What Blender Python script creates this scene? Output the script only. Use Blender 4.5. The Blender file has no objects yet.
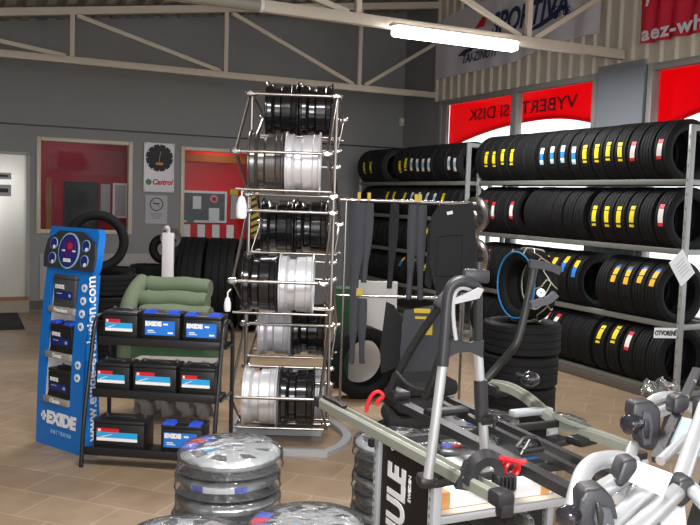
import bpy, bmesh, math, random
from mathutils import Vector, Matrix
random.seed(7)
PI = math.pi
SC = bpy.context.scene
COL = SC.collection
R = math.radians

# ------------------------------------------------------------------ camera
F, PITCH, ROLL, YAW = 833.5, 0.07602, 0.033716, 0.441175
CAM = Vector((0, 0, 1.65))
FW = Vector((math.sin(YAW)*math.cos(PITCH), math.cos(YAW)*math.cos(PITCH), -math.sin(PITCH)))
_r = Vector((math.cos(YAW), -math.sin(YAW), 0)); _u = _r.cross(FW)
CR = _r*math.cos(ROLL) + _u*math.sin(ROLL)
CU = _u*math.cos(ROLL) - _r*math.sin(ROLL)
cd = bpy.data.cameras.new('camera'); cam = bpy.data.objects.new('camera', cd); COL.objects.link(cam)
cd.sensor_width = 36; cd.lens = F*36/700; cd.clip_start = 0.05
cam.matrix_world = Matrix(((CR.x, CU.x, -FW.x, CAM.x), (CR.y, CU.y, -FW.y, CAM.y), (CR.z, CU.z, -FW.z, CAM.z), (0, 0, 0, 1)))
SC.camera = cam
def ray(x, y): return FW + CR*((x-350)/F) - CU*((y-262.5)/F)
def at(x, y, ax, v):
    d = ray(x, y); t = (v-CAM[ax])/d[ax]; return CAM + d*t
def atd(x, y, Z): return CAM + ray(x, y)*Z

# ------------------------------------------------------------------ materials
MAT = {}
def mk(name, col, rough=0.5, metal=0.0, var=0.12, scale=12.0, bump=0.0, bscale=60.0, coat=0.0, spec=0.5):
    m = bpy.data.materials.new(name); m.use_nodes = True
    nt = m.node_tree; b = nt.nodes['Principled BSDF']
    tc = nt.nodes.new('ShaderNodeTexCoord'); nz = nt.nodes.new('ShaderNodeTexNoise')
    nz.inputs['Scale'].default_value = scale; nz.inputs['Detail'].default_value = 3
    nt.links.new(tc.outputs['Object'], nz.inputs['Vector'])
    mx = nt.nodes.new('ShaderNodeMix'); mx.data_type = 'RGBA'
    a = [max(0, c*(1-var)) for c in col] + [1]; c2 = [min(1, c*(1+var)) for c in col] + [1]
    mx.inputs[6].default_value = a; mx.inputs[7].default_value = c2
    nt.links.new(nz.outputs['Fac'], mx.inputs[0]); nt.links.new(mx.outputs[2], b.inputs['Base Color'])
    b.inputs['Roughness'].default_value = rough; b.inputs['Metallic'].default_value = metal
    b.inputs['Coat Weight'].default_value = coat; b.inputs['Specular IOR Level'].default_value = spec
    if bump:
        n2 = nt.nodes.new('ShaderNodeTexNoise'); n2.inputs['Scale'].default_value = bscale
        nt.links.new(tc.outputs['Object'], n2.inputs['Vector'])
        bp = nt.nodes.new('ShaderNodeBump'); bp.inputs['Strength'].default_value = bump; bp.inputs['Distance'].default_value = 0.01
        nt.links.new(n2.outputs['Fac'], bp.inputs['Height']); nt.links.new(bp.outputs['Normal'], b.inputs['Normal'])
    MAT[name] = m; return m
def S(r, g, b):
    f = lambda c: (c/255/12.92) if c/255 <= 0.04045 else ((c/255+0.055)/1.055)**2.4
    return (f(r), f(g), f(b))
mk('wall_grey', S(141,142,141), 0.7, var=0.05, scale=3, bump=0.15, bscale=90)
mk('wall_pale', S(172,170,168), 0.7, var=0.05, scale=3)
mk('pillar_grey', S(140,146,152), 0.6, var=0.05, scale=3)
mk('cladding', S(214,205,188), 0.5, var=0.05, scale=2)
mk('ceiling_metal', S(150,146,138), 0.4, var=0.08, scale=2)
mk('cream', S(212,202,184), 0.5, var=0.05, scale=5)
mk('frame_cream', S(205,196,176), 0.35, var=0.05, scale=5)
mk('frame_grey', S(158,158,154), 0.4, var=0.05, scale=5)
mk('door_white', S(242,241,234), 0.35, metal=0.4, var=0.04, scale=2, spec=0.9, coat=0.3)
mk('wood', S(150,100,55), 0.5, var=0.2, scale=9)
mk('concrete', S(165,155,140), 0.8, var=0.2, scale=40)
mk('mat_black', S(45,45,44), 0.9, var=0.3, scale=60)
mk('office_red', S(150,18,42), 0.5, var=0.1, scale=3)
mk('office_dark', S(40,40,44), 0.5, var=0.3, scale=8)
mk('office_grey', S(100,100,104), 0.4, var=0.3, scale=8)
mk('brown_board', S(170,95,45), 0.6, var=0.15, scale=6)
mk('paper', S(236,238,240), 0.6, var=0.03, scale=20)
mk('paper_grey', S(180,180,184), 0.6, var=0.05, scale=20)
mk('ink', S(40,42,50), 0.6, var=0.1)
mk('ink_navy', S(45,55,95), 0.6, var=0.1)
mk('red', S(205,25,40), 0.5, var=0.08)
mk('red_gloss', S(215,35,45), 0.3, var=0.1)
mk('banner_red', S(205,22,55), 0.5, var=0.15, scale=5)
mk('banner_white', S(226,224,232), 0.5, var=0.04, scale=5)
mk('red_dark', S(95,10,22), 0.6)
mk('green', S(40,130,80), 0.5)
mk('white', S(240,240,240), 0.45, var=0.03)
mk('white_paint', S(236,236,238), 0.35, var=0.03)
mk('yellow', S(235,215,30), 0.5, var=0.06)
mk('yellow_orange', S(245,190,20), 0.5, var=0.06)
mk('sticker_white', S(235,232,225), 0.5, var=0.05)
mk('sticker_blue', S(40,120,205), 0.5, var=0.08)
mk('sticker_pale', S(150,190,205), 0.5, var=0.08)
mk('sticker_red', S(205,45,50), 0.5, var=0.08)
mk('sticker_dark', S(30,30,30), 0.5)
mk('rubber', S(17,17,18), 0.7, var=0.2, scale=20, spec=0.25)
mk('rubber_old', S(20,20,21), 0.8, var=0.3, scale=20, spec=0.2)
mk('black_plastic', S(30,30,32), 0.4, var=0.15, bump=0.05, bscale=200)
mk('dark_plastic', S(42,42,45), 0.45, var=0.12, bump=0.05, bscale=200)
mk('black_gloss', S(16,16,18), 0.45, var=0.2, spec=0.3)
mk('black_metal', S(30,30,32), 0.35, var=0.15)
mk('bar_black', S(34,35,35), 0.4, var=0.15)
mk('rack_grey', S(160,164,162), 0.4, var=0.06, metal=0.2)
mk('rack_dark', S(118,120,112), 0.45, var=0.08, metal=0.2)
mk('rack_kick', S(88,82,74), 0.6, var=0.1)
mk('chrome', S(205,203,200), 0.16, metal=1.0, var=0.06, scale=30)
mk('chrome_dull', S(165,158,152), 0.3, metal=1.0, var=0.1, scale=30)
mk('rim_silver', S(226,226,230), 0.38, metal=0.45, var=0.05, scale=10)
mk('rim_grey', S(120,118,116), 0.28, metal=0.8, var=0.08, scale=10)
mk('rim_black', S(26,26,28), 0.18, metal=0.1, var=0.2, coat=0.5)
mk('hub_silver', S(176,179,180), 0.33, metal=0.4, var=0.06, scale=10)
mk('alu', S(205,206,204), 0.35, metal=0.6, var=0.05, scale=10)
mk('alu_olive', S(160,164,152), 0.4, metal=0.35, var=0.06, scale=10)
mk('tube_silver', S(196,198,200), 0.32, metal=0.5, var=0.04, scale=10)
mk('post_grey', S(182,186,190), 0.4, metal=0.3, var=0.05, scale=10)
mk('blue', S(10,115,205), 0.35, var=0.05, scale=4)
mk('blue_side', S(15,120,205), 0.35, var=0.05, scale=4)
mk('blue_dark', S(25,40,120), 0.3, var=0.2, scale=30)
mk('blue_cap', S(45,85,215), 0.35, var=0.06)
mk('blue_label', S(35,120,215), 0.35, var=0.05)
mk('blue_tape', S(60,90,200), 0.3, var=0.2)
mk('cyan', S(40,165,225), 0.4, var=0.05)
mk('case_black', S(24,24,26), 0.4, var=0.15)
mk('case_grey', S(70,72,75), 0.45, var=0.1)
mk('gauge_dark', S(50,52,60), 0.35, var=0.1)
mk('gauge_purple', S(70,30,110), 0.3, var=0.3, scale=20)
mk('shelf_grey', S(150,146,140), 0.45, var=0.08)
mk('sofa_green', S(98,111,88), 0.9, var=0.12, scale=14, bump=0.25, bscale=60)
mk('sofa_base', S(58,95,66), 0.8, var=0.3, scale=30)
mk('green_dark', S(35,80,45), 0.6, var=0.15)
mk('mat_grey', S(70,72,79), 0.7, var=0.1, bump=0.1, bscale=120)
mk('mat_dark', S(38,38,40), 0.85, var=0.2, bump=0.2, bscale=150)
mk('chain_steel', S(185,180,165), 0.35, metal=0.8, var=0.1)
mk('chain_blue', S(40,130,200), 0.4, var=0.1)
mk('board_wood', S(195,185,172), 0.5, var=0.06)
mk('tan', S(215,155,95), 0.6, var=0.08)
mk('hazard_yellow', S(220,190,60), 0.5, var=0.1)
mk('panel_white', S(222,220,216), 0.6, var=0.03)
mk('panel_blue', S(190,208,215), 0.5, var=0.04)
mk('knob_glossy', S(35,35,40), 0.15, var=0.1, coat=0.5)
mk('lamp_grey', S(150,148,136), 0.35, var=0.06)

def glassy(name, tint, gloss, rough, bump=0.0, bscale=25, white=0.0):
    m = bpy.data.materials.new(name); m.use_nodes = True; nt = m.node_tree
    nt.nodes.remove(nt.nodes['Principled BSDF']); out = nt.nodes['Material Output']
    t = nt.nodes.new('ShaderNodeBsdfTransparent'); t.inputs[0].default_value = (*tint, 1)
    g = nt.nodes.new('ShaderNodeBsdfGlossy'); g.inputs['Roughness'].default_value = rough
    if white:
        df = nt.nodes.new('ShaderNodeBsdfDiffuse'); df.inputs[0].default_value = (.8,.82,.84,1); t0 = t; t = nt.nodes.new('ShaderNodeMixShader'); t.inputs[0].default_value = white; nt.links.new(t0.outputs[0], t.inputs[1]); nt.links.new(df.outputs[0], t.inputs[2])
    mx = nt.nodes.new('ShaderNodeMixShader'); nt.links.new(t.outputs[0], mx.inputs[1]); nt.links.new(g.outputs[0], mx.inputs[2])
    lw = nt.nodes.new('ShaderNodeLayerWeight'); lw.inputs[0].default_value = gloss
    nt.links.new(lw.outputs['Fresnel'], mx.inputs[0]); nt.links.new(mx.outputs[0], out.inputs[0])
    if bump:
        tc = nt.nodes.new('ShaderNodeTexCoord'); nz = nt.nodes.new('ShaderNodeTexNoise'); nz.inputs['Scale'].default_value = bscale
        nt.links.new(tc.outputs['Object'], nz.inputs['Vector'])
        bp = nt.nodes.new('ShaderNodeBump'); bp.inputs['Strength'].default_value = bump; bp.inputs['Distance'].default_value = 0.02
        nt.links.new(nz.outputs['Fac'], bp.inputs['Height']); nt.links.new(bp.outputs[0], g.inputs['Normal']); nt.links.new(bp.outputs[0], lw.inputs['Normal'])
    MAT[name] = m
glassy('glass', (0.93,0.95,0.95), 0.12, 0.03)
glassy('film', (0.93,0.94,0.95), 0.36, 0.10, 0.8, 22, 0.06)

def emis(name, col, s):
    m = bpy.data.materials.new(name); m.use_nodes = True; nt = m.node_tree
    b = nt.nodes['Principled BSDF']; b.inputs['Base Color'].default_value = (*col, 1)
    b.inputs['Emission Color'].default_value = (*col, 1); b.inputs['Emission Strength'].default_value = s
    MAT[name] = m
emis('tube_lit', (1.0, 0.97, 1.0), 9.0)

def red_film():
    m = bpy.data.materials.new('red_film'); m.use_nodes = True; nt = m.node_tree
    nt.nodes.remove(nt.nodes['Principled BSDF']); out = nt.nodes['Material Output']
    tc = nt.nodes.new('ShaderNodeTexCoord'); nz = nt.nodes.new('ShaderNodeTexNoise'); nz.inputs['Scale'].default_value = 1.5
    nt.links.new(tc.outputs['Object'], nz.inputs['Vector'])
    rp = nt.nodes.new('ShaderNodeMix'); rp.data_type = 'RGBA'
    rp.inputs[6].default_value = (0.72, 0.012, 0.03, 1); rp.inputs[7].default_value = (0.86, 0.016, 0.04, 1)
    nt.links.new(nz.outputs['Fac'], rp.inputs[0])
    t = nt.nodes.new('ShaderNodeBsdfTranslucent'); d = nt.nodes.new('ShaderNodeBsdfDiffuse')
    nt.links.new(rp.outputs[2], t.inputs[0]); nt.links.new(rp.outputs[2], d.inputs[0])
    mx = nt.nodes.new('ShaderNodeMixShader'); mx.inputs[0].default_value = 0.25
    nt.links.new(t.outputs[0], mx.inputs[1]); nt.links.new(d.outputs[0], mx.inputs[2]); nt.links.new(mx.outputs[0], out.inputs[0])
    MAT['red_film'] = m
red_film()

def floor_mat():
    m = bpy.data.materials.new('floor_tiles'); m.use_nodes = True; nt = m.node_tree; b = nt.nodes['Principled BSDF']
    tc = nt.nodes.new('ShaderNodeTexCoord'); mp = nt.nodes.new('ShaderNodeMapping')
    mp.inputs['Rotation'].default_value = (0, 0, R(45)); nt.links.new(tc.outputs['Object'], mp.inputs[0])
    br = nt.nodes.new('ShaderNodeTexBrick'); br.offset = 0.5
    br.inputs['Scale'].default_value = 1.0; br.inputs['Brick Width'].default_value = 0.42; br.inputs['Row Height'].default_value = 0.30
    br.inputs['Mortar Size'].default_value = 0.004; br.inputs['Mortar Smooth'].default_value = 0.3
    br.inputs['Color1'].default_value = (*S(152,130,106), 1); br.inputs['Color2'].default_value = (*S(162,140,114), 1)
    br.inputs['Mortar'].default_value = (*S(186,168,146), 1)
    nt.links.new(mp.outputs[0], br.inputs['Vector'])
    nz = nt.nodes.new('ShaderNodeTexNoise'); nz.inputs['Scale'].default_value = 6; nz.inputs['Detail'].default_value = 6
    nt.links.new(tc.outputs['Object'], nz.inputs['Vector'])
    mx = nt.nodes.new('ShaderNodeMix'); mx.data_type = 'RGBA'; mx.blend_type = 'MULTIPLY'; mx.inputs[0].default_value = 0.45
    cr = nt.nodes.new('ShaderNodeValToRGB'); cr.color_ramp.elements[0].color = (0.62,0.56,0.5,1); cr.color_ramp.elements[1].color = (1,1,1,1)
    cr.color_ramp.elements[0].position = 0.3; cr.color_ramp.elements[1].position = 0.65
    nt.links.new(nz.outputs['Fac'], cr.inputs[0]); nt.links.new(br.outputs['Color'], mx.inputs[6]); nt.links.new(cr.outputs[0], mx.inputs[7])
    nt.links.new(mx.outputs[2], b.inputs['Base Color']); b.inputs['Roughness'].default_value = 0.42
    MAT['floor_tiles'] = m
floor_mat()

def tread_mat():
    m = bpy.data.materials.new('tread'); m.use_nodes = True; nt = m.node_tree; b = nt.nodes['Principled BSDF']
    b.inputs['Base Color'].default_value = (*S(17,17,18), 1); b.inputs['Roughness'].default_value = 0.7; b.inputs['Specular IOR Level'].default_value = 0.25
    tc = nt.nodes.new('ShaderNodeTexCoord'); sp = nt.nodes.new('ShaderNodeSeparateXYZ'); nt.links.new(tc.outputs['Object'], sp.inputs[0])
    def M(op, a, c=None):
        n = nt.nodes.new('ShaderNodeMath'); n.operation = op
        for i, v in enumerate((a, c)):
            if v is None: continue
            if isinstance(v, (int, float)): n.inputs[i].default_value = v
            else: nt.links.new(v, n.inputs[i])
        return n.outputs[0]
    ang = M('ARCTAN2', sp.outputs['Z'], sp.outputs['X'])
    ay = M('ABSOLUTE', sp.outputs['Y'])
    ph = M('ADD', M('MULTIPLY', ang, 11.0), M('MULTIPLY', ay, 14.0))
    fr = M('FRACT', ph); h = M('GREATER_THAN', fr, 0.22)
    bp = nt.nodes.new('ShaderNodeBump'); bp.inputs['Strength'].default_value = 0.9; bp.inputs['Distance'].default_value = 0.006
    nt.links.new(h, bp.inputs['Height']); nt.links.new(bp.outputs[0], b.inputs['Normal'])
    MAT['tread'] = m
tread_mat()

# ------------------------------------------------------------------ mesh builder
def axis_frame(d):
    d = Vector(d).normalized(); u = Vector((0, 0, 1)) if abs(d.z) < 0.95 else Vector((1, 0, 0))
    a = d.cross(u).normalized(); return a, d.cross(a).normalized(), d
class MB:
    def __init__(s): s.bm = bmesh.new(); s.T = Matrix()
    def v(s, p): return s.bm.verts.new(s.T @ Vector(p))
    def f(s, vs, mi=0, sm=False):
        try: fc = s.bm.faces.new(vs)
        except ValueError: return
        fc.material_index = mi; fc.smooth = sm
    def box(s, c, d, rz=0, M=None, mi=0, bev=0.0):
        Mx = M if M is not None else Matrix.Rotation(rz, 3, 'Z'); c = Vector(c); hx, hy, hz = d[0]/2, d[1]/2, d[2]/2
        b2 = min(bev, hx*.9, hy*.9, hz*.9) if bev else 0
        if not b2:
            vs = [s.v(c + Mx @ Vector((x*hx, y*hy, z*hz))) for x in (-1,1) for y in (-1,1) for z in (-1,1)]
            for q in ((0,1,3,2),(4,6,7,5),(0,4,5,1),(2,3,7,6),(0,2,6,4),(1,5,7,3)): s.f([vs[i] for i in q], mi)
        else:
            t = bmesh.new(); bmesh.ops.create_cube(t, size=1)
            for w in t.verts: w.co = Vector((w.co.x*d[0], w.co.y*d[1], w.co.z*d[2]))
            bmesh.ops.bevel(t, geom=list(t.edges), offset=b2, segments=2, profile=0.5, affect='EDGES')
            mp = {w: s.v(c + Mx @ w.co) for w in t.verts}
            for fc in t.faces: s.f([mp[w] for w in fc.verts], mi, False)
            t.free()
    def quad(s, pts, mi=0): s.f([s.v(p) for p in pts], mi)
    def ring(s, c, a, b, r, n): return [s.v(c + a*(r*math.cos(2*PI*i/n)) + b*(r*math.sin(2*PI*i/n))) for i in range(n)]
    def cyl(s, p0, p1, r, n=12, r2=None, mi=0, cap=True):
        p0, p1 = Vector(p0), Vector(p1); a, b, d = axis_frame(p1-p0)
        A = s.ring(p0, a, b, r, n); B = s.ring(p1, a, b, r if r2 is None else r2, n)
        for i in range(n): s.f([A[i], A[(i+1)%n], B[(i+1)%n], B[i]], mi, True)
        if cap: s.f(A[::-1], mi); s.f(B, mi)
    def tube(s, pts, r, n=10, mi=0, closed=False, smooth=0, flat=None):
        P = [Vector(p) for p in pts]
        for _ in range(smooth):
            Q = [] if closed else [P[0]]
            rng = range(len(P)) if closed else range(len(P)-1)
            for i in rng:
                p, q = P[i], P[(i+1) % len(P)]
                Q += [p.lerp(q, .25), p.lerp(q, .75)]
            if not closed: Q.append(P[-1])
            P = Q
        m = len(P); prev = None; rings = []
        for i in range(m):
            if closed: d = P[(i+1)%m]-P[i-1]
            else: d = P[min(i+1, m-1)]-P[max(i-1, 0)]
            if d.length < 1e-9: d = Vector((0,0,1))
            d.normalize()
            if prev is None: a = axis_frame(d)[0]
            else:
                a = prev - d*prev.dot(d)
                a = a.normalized() if a.length > 1e-6 else axis_frame(d)[0]
            prev = a; b = d.cross(a)
            if flat: rings.append([s.v(P[i] + a*(x*flat[0]/2) + b*(y*flat[1]/2)) for x, y in ((-1,-1),(1,-1),(1,1),(-1,1))])
            else: rings.append(s.ring(P[i], a, b, r, n))
        n = 4 if flat else n
        for i in range(m if closed else m-1):
            A, B = rings[i], rings[(i+1)%m]
            for k in range(n): s.f([A[k], A[(k+1)%n], B[(k+1)%n], B[k]], mi, not flat)
        if not closed: s.f(rings[0][::-1], mi); s.f(rings[-1], mi)
    def lathe(s, prof, o=(0,0,0), d=(0,0,1), n=32, mi=0, closed=False, mis=None, sm=True, arc=None):
        o = Vector(o); a, b, d = axis_frame(d); rings = []
        for r, h in prof:
            if r < 1e-6: rings.append([s.v(o+d*h)])
            else: rings.append(s.ring(o+d*h, a, b, r, n))
        m = len(prof)
        for i in range(m if closed else m-1):
            A, B = rings[i], rings[(i+1)%m]; k_ = mis[i] if mis else mi
            for k in range(n):
                if len(A) == 1 and len(B) == 1: continue
                if len(A) == 1: s.f([A[0], B[(k+1)%n], B[k]], k_, sm)
                elif len(B) == 1: s.f([A[k], A[(k+1)%n], B[0]], k_, sm)
                else: s.f([A[k], A[(k+1)%n], B[(k+1)%n], B[k]], k_, sm)
    def sphere(s, c, r, n=12, sx=1, sy=1, sz=1, mi=0):
        k = max(4, n//2)
        old = s.T; s.T = old @ Matrix.Translation(Vector(c)) @ Matrix.Diagonal((sx, sy, sz, 1))
        s.lathe([(r*math.sin(PI*i/k), -r*math.cos(PI*i/k)) for i in range(k+1)], n=n, mi=mi); s.T = old
    def prism(s, poly, o, ux, uy, th, mi=0, bev=0):
        """polygon (2-D) in the plane ux, uy at o, thickness th along ux x uy"""
        ux, uy, o = Vector(ux), Vector(uy), Vector(o); w = ux.cross(uy).normalized()*th
        A = [s.v(o+ux*x+uy*y) for x, y in poly]; B = [s.v(o+ux*x+uy*y+w) for x, y in poly]
        n = len(poly); s.f(A[::-1], mi); s.f(B, mi)
        for i in range(n): s.f([A[i], A[(i+1)%n], B[(i+1)%n], B[i]], mi)
    def build(s, name, mat, parent=None, loc=None, rot=None):
        bmesh.ops.recalc_face_normals(s.bm, faces=s.bm.faces)
        me = bpy.data.meshes.new(name); s.bm.to_mesh(me); s.bm.free(); me.set_sharp_from_angle(angle=R(38))
        for m in (mat if isinstance(mat, (list, tuple)) else [mat]): me.materials.append(MAT[m])
        o = bpy.data.objects.new(name, me); COL.objects.link(o)
        if parent is not None: o.parent = parent
        if loc is not None: o.location = loc
        if rot is not None: o.rotation_euler = rot
        return o
def tag(o, label, cat, group=None):
    o['label'] = label; o['category'] = cat
    if group: o['group'] = group
    return o
def thing(name, label, cat, loc=(0,0,0), rz=0, group=None, rot=None):
    o = bpy.data.objects.new(name, None); COL.objects.link(o); o.empty_display_size = 0.05
    o.location = loc; o.rotation_euler = rot if rot else (0, 0, rz)
    return tag(o, label, cat, group)
def struct(o): o['kind'] = 'structure'; return o
KIDS = {}
def copy_tree(o, parent=None):
    c = o.copy(); COL.objects.link(c)
    if parent is not None: c.parent = parent
    for ch in list(o.children): copy_tree(ch, c)
    return c
def text(body, size, mat, name='lettering', parent=None, M=None, bold=0.0, shear=0.0, sx=1.0, ext=0.0012, align='CENTER', label=None, spacing=1.0):
    cu = bpy.data.curves.new('t', 'FONT'); cu.body = body; cu.size = size; cu.extrude = ext; cu.offset = bold; cu.shear = shear
    cu.align_x = align; cu.align_y = 'CENTER'; cu.resolution_u = 3; cu.space_character = spacing
    to = bpy.data.objects.new('t', cu); me = bpy.data.meshes.new_from_object(to)
    bpy.data.objects.remove(to); bpy.data.curves.remove(cu); me.name = name
    me.transform(Matrix.Diagonal((sx, 1, 1, 1)))
    me.materials.clear(); me.materials.append(MAT[mat])
    o = bpy.data.objects.new(name, me); COL.objects.link(o)
    if parent is not None: o.parent = parent
    if M is not None: o.matrix_local = M
    return o
def frame_M(o, ux, uy):
    """matrix whose X runs along ux, Y along uy, origin o"""
    ux = Vector(ux).normalized(); uy = Vector(uy); uy = (uy-ux*uy.dot(ux)).normalized(); w = ux.cross(uy)
    return Matrix(((ux.x, uy.x, w.x, o[0]), (ux.y, uy.y, w.y, o[1]), (ux.z, uy.z, w.z, o[2]), (0,0,0,1)))
ORD = ['', 'first','second','third','fourth','fifth','sixth','seventh','eighth','ninth','tenth','eleventh','twelfth','thirteenth','fourteenth','fifteenth','sixteenth','seventeenth','eighteenth','nineteenth','twentieth','twenty-first','twenty-second']
# ================================================================== THE ROOM
XR, YB, XL, YF = 6.48, 11.9, -3.2, -3.0
def ceil_z(x): return 3.72 + 0.14*x
m = MB(); m.box(((XL+XR)/2, (YF+YB+2.2)/2, -0.05), (XR-XL+0.6, YB+2.2-YF, 0.1)); struct(m.build('floor', 'floor_tiles'))
# ribbed metal roof deck
m = MB(); xs = []; x = XL-0.2; up = False
while x < XR+0.3:
    xs += [(x, 0.0), (x+0.10, 0.0), (x+0.13, 0.04), (x+0.20, 0.04)]; x += 0.23
poly_lo = [(q, ceil_z(q)+d) for q, d in xs]
A = [m.v((q, YF, z)) for q, z in poly_lo]; B = [m.v((q, YB+2.2, z)) for q, z in poly_lo]
A2 = [m.v((q, YF, z+0.06)) for q, z in poly_lo]; B2 = [m.v((q, YB+2.2, z+0.06)) for q, z in poly_lo]
for i in range(len(A)-1):
    m.f([A[i], A[i+1], B[i+1], B[i]]); m.f([A2[i], A2[i+1], B2[i+1], B2[i]])
struct(m.build('ceiling', 'ceiling_metal'))
# back wall with two glazed openings and a doorway
W1 = (0.95, 2.21, 1.05, 2.34); W2 = (2.89, 4.07, 0.85, 2.32); DR = (-0.06, 0.86, 0.19, 2.10)
m = MB(); th = 0.15; yc = YB+th/2
def wb(x0, x1, z0, z1): m.box(((x0+x1)/2, yc, (z0+z1)/2), (x1-x0, th, z1-z0))
wb(XL, DR[0], 0, 2.34); wb(DR[0], DR[1], DR[3], 2.34); wb(DR[0], DR[1], 0, DR[2]); wb(DR[1], W1[0], 0, 2.34)
wb(W1[0], W1[1], 0, W1[2]); wb(W1[1], W2[0], 0, 2.34); wb(W2[0], W2[1], 0, W2[2]); wb(W2[0], W2[1], W2[3], 2.34)
wb(W2[1], XR, 0, 2.34)
m.prism([(XL, 2.34), (XR, 2.34), (XR, ceil_z(XR)+0.03), (XL, ceil_z(XL)+0.03)], (0, YB+th, 0), (1,0,0), (0,0,1), th)
struct(m.build('wall_back', 'wall_grey'))
m = MB(); m.box(((XL+XR)/2, YB-0.006, 2.485), (XR-XL, 0.012, 0.022)); struct(m.build('trim_1', 'office_dark'))
m = MB(); m.box((1.86, YB-0.01, 0.47), (1.72, 0.02, 0.62)); struct(m.build('trim_2', 'wall_pale'))
m = MB(); m.box((2.0, YB-0.008, 0.08), (2.3, 0.016, 0.12)); struct(m.build('baseboard_back', 'rack_kick'))
# left wall
m = MB(); m.box((XL-0.075, (YF+YB)/2, 1.65), (0.15, YB-YF, 3.3)); struct(m.build('wall_left', 'wall_grey'))
# right wall: solid parts, pillar
m = MB()
def wr(y0, y1, z0, z1, t=0.15): m.box((XR+t/2, (y0+y1)/2, (z0+z1)/2), (t, y1-y0, z1-z0))
wr(10.75, YB+0.15, 0, ceil_z(XR)); wr(YF, 10.75, 0, 0.55); wr(YF, 10.75, 3.14, ceil_z(XR)); wr(6.62, 7.38, 0.55, 3.14); wr(1.9, 2.4, 0.55, 3.14)
struct(m.build('wall_right', 'wall_grey'))
m = MB(); m.box((XR-0.02, 7.0, 1.6), (0.05, 0.70, 3.2)); struct(m.build('trim_3', 'pillar_grey'))
# profiled cladding above the windows
m = MB(); prof = []; y = 10.9
while y > YF:
    prof += [(y, 0.03), (y-0.035, 0.03), (y-0.055, 0.0), (y-0.18, 0.0)]; y -= 0.2; prof += [(y+0.005, 0.0)]
A = [m.v((XR-0.002-d, yy, 3.14)) for yy, d in prof]; B = [m.v((XR-0.002-d, yy, ceil_z(XR))) for yy, d in prof]
for i in range(len(A)-1): m.f([A[i], A[i+1], B[i+1], B[i]])
struct(m.build('trim_4', 'cladding'))

# back-wall windows
def back_window(n, W, t=0.055):
    root = thing('window_%d' % n, 'x', 'window'); del root['label']; del root['category']; struct(root)
    x0, x1, z0, z1 = W; m = MB(); y = YB-0.012
    m.box((x0+t/2, y+0.05, (z0+z1)/2), (t, 0.13, z1-z0), bev=.006); m.box((x1-t/2, y+0.05, (z0+z1)/2), (t, 0.13, z1-z0), bev=.006)
    m.box(((x0+x1)/2, y+0.05, z1-t/2), (x1-x0-2*t, 0.13, t), bev=.006); m.box(((x0+x1)/2, y+0.05, z0+t/2), (x1-x0-2*t, 0.13, t), bev=.006)
    m.build('window_frame', 'frame_cream', root)
    g = MB(); g.box(((x0+x1)/2, YB+0.06, (z0+z1)/2), (x1-x0-2*t, 0.006, z1-z0-2*t)); g.build('pane', 'glass', root)
back_window(1, W1); back_window(2, W2)
# door with plates, sill, threshold step
root = thing('door_1', 'x', 'door'); del root['label']; del root['category']; struct(root)
m = MB(); m.box((0.40, YB+0.03, 1.145), (0.90, 0.05, 1.90), bev=.008); m.build('door_leaf', 'door_white', root)
m = MB()
for xx in (-0.05, 0.85): m.box((xx, YB+0.0, 1.15), (0.025, 0.10, 1.92))
m.box((0.4, YB, 2.105), (0.93, 0.10, 0.025)); m.build('door_frame', 'frame_grey', root)
m = MB(); m.box((0.4, YB-0.03, 0.18), (0.93, 0.2, 0.03)); m.build('door_sill', 'wood', root)
m = MB(); m.box((0.40, YB-0.06, 0.0825), (0.92, 0.12, 0.165)); struct(m.build('trim_5', 'concrete'))
for zc, hh, w, lab in ((1.80, 0.085, 0.26, 'small grey plate with dark lettering fixed high on the white door'),
                       (1.61, 0.15, 0.24, 'small grey notice below the plate on the white door')):
    t = thing('door_plate', lab, 'sign', (0.66-w/2, YB+0.0, zc))
    b = MB(); b.box((-0.02, 0.001, 0), (w, 0.006, hh)); b.build('plate', 'paper_grey', t)
    b = MB(); b.box((-0.02, -0.003, 0), (w*0.7, 0.002, hh*0.35)); b.build('print', 'ink', t)
m = MB(); m.box((0.10, 11.02, 0.008), (1.22, 1.34, 0.016), bev=.006); tag(m.build('doormat', 'mat_black'), 'black rubber doormat lying in front of the white door', 'mat')

# office behind the first window, booth behind the second
m = MB(); m.box((0.6, YB+1.95, 1.5), (4.4, 0.1, 3.0)); struct(m.build('wall_office', 'office_red'))
m = MB(); m.box((2.72, YB+1.05, 1.5), (0.06, 1.7, 3.0)); struct(m.build('wall_office_side', 'office_red'))
m = MB(); m.box((0.6, YB+1.05, 2.75), (4.4, 1.8, 0.05)); struct(m.build('ceiling_office', 'office_grey'))
Yw = YB+1.89
def flat(name, p0, p1, ax, v, th, mat, label, cat, mat2=None, border=0.0):
    a, b = at(p0[0], p0[1], ax, v), at(p1[0], p1[1], ax, v)
    c = (a+b)/2; w, h = abs(a.x-b.x), abs(a.z-b.z)
    t = thing(name, label, cat, (c.x, c.y, c.z))
    if mat2:
        q = MB(); q.box((0, 0, 0), (w, th, h)); q.build('border', mat2, t)
        q = MB(); q.box((0, -th/2-0.003, 0), (w-border*2, 0.006, h-border*2)); q.build('face', mat, t)
    else:
        q = MB(); q.box((0, 0, 0), (w, th, h)); q.build('face', mat, t)
    return t, w, h
flat('notice_board', (64,181), (98,231), 1, Yw, 0.04, 'office_dark', 'tall dark notice board on the red office wall', 'board', 'black_plastic', 0.03)
flat('paper_notice', (101,184), (110,216), 1, Yw, 0.01, 'paper_grey', 'narrow white paper right of the dark board in office', 'poster')
flat('framed_notice', (113,183), (127,218), 1, Yw, 0.03, 'paper_grey', 'white framed notice at the right end of office wall', 'poster', 'white', 0.03)
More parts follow.
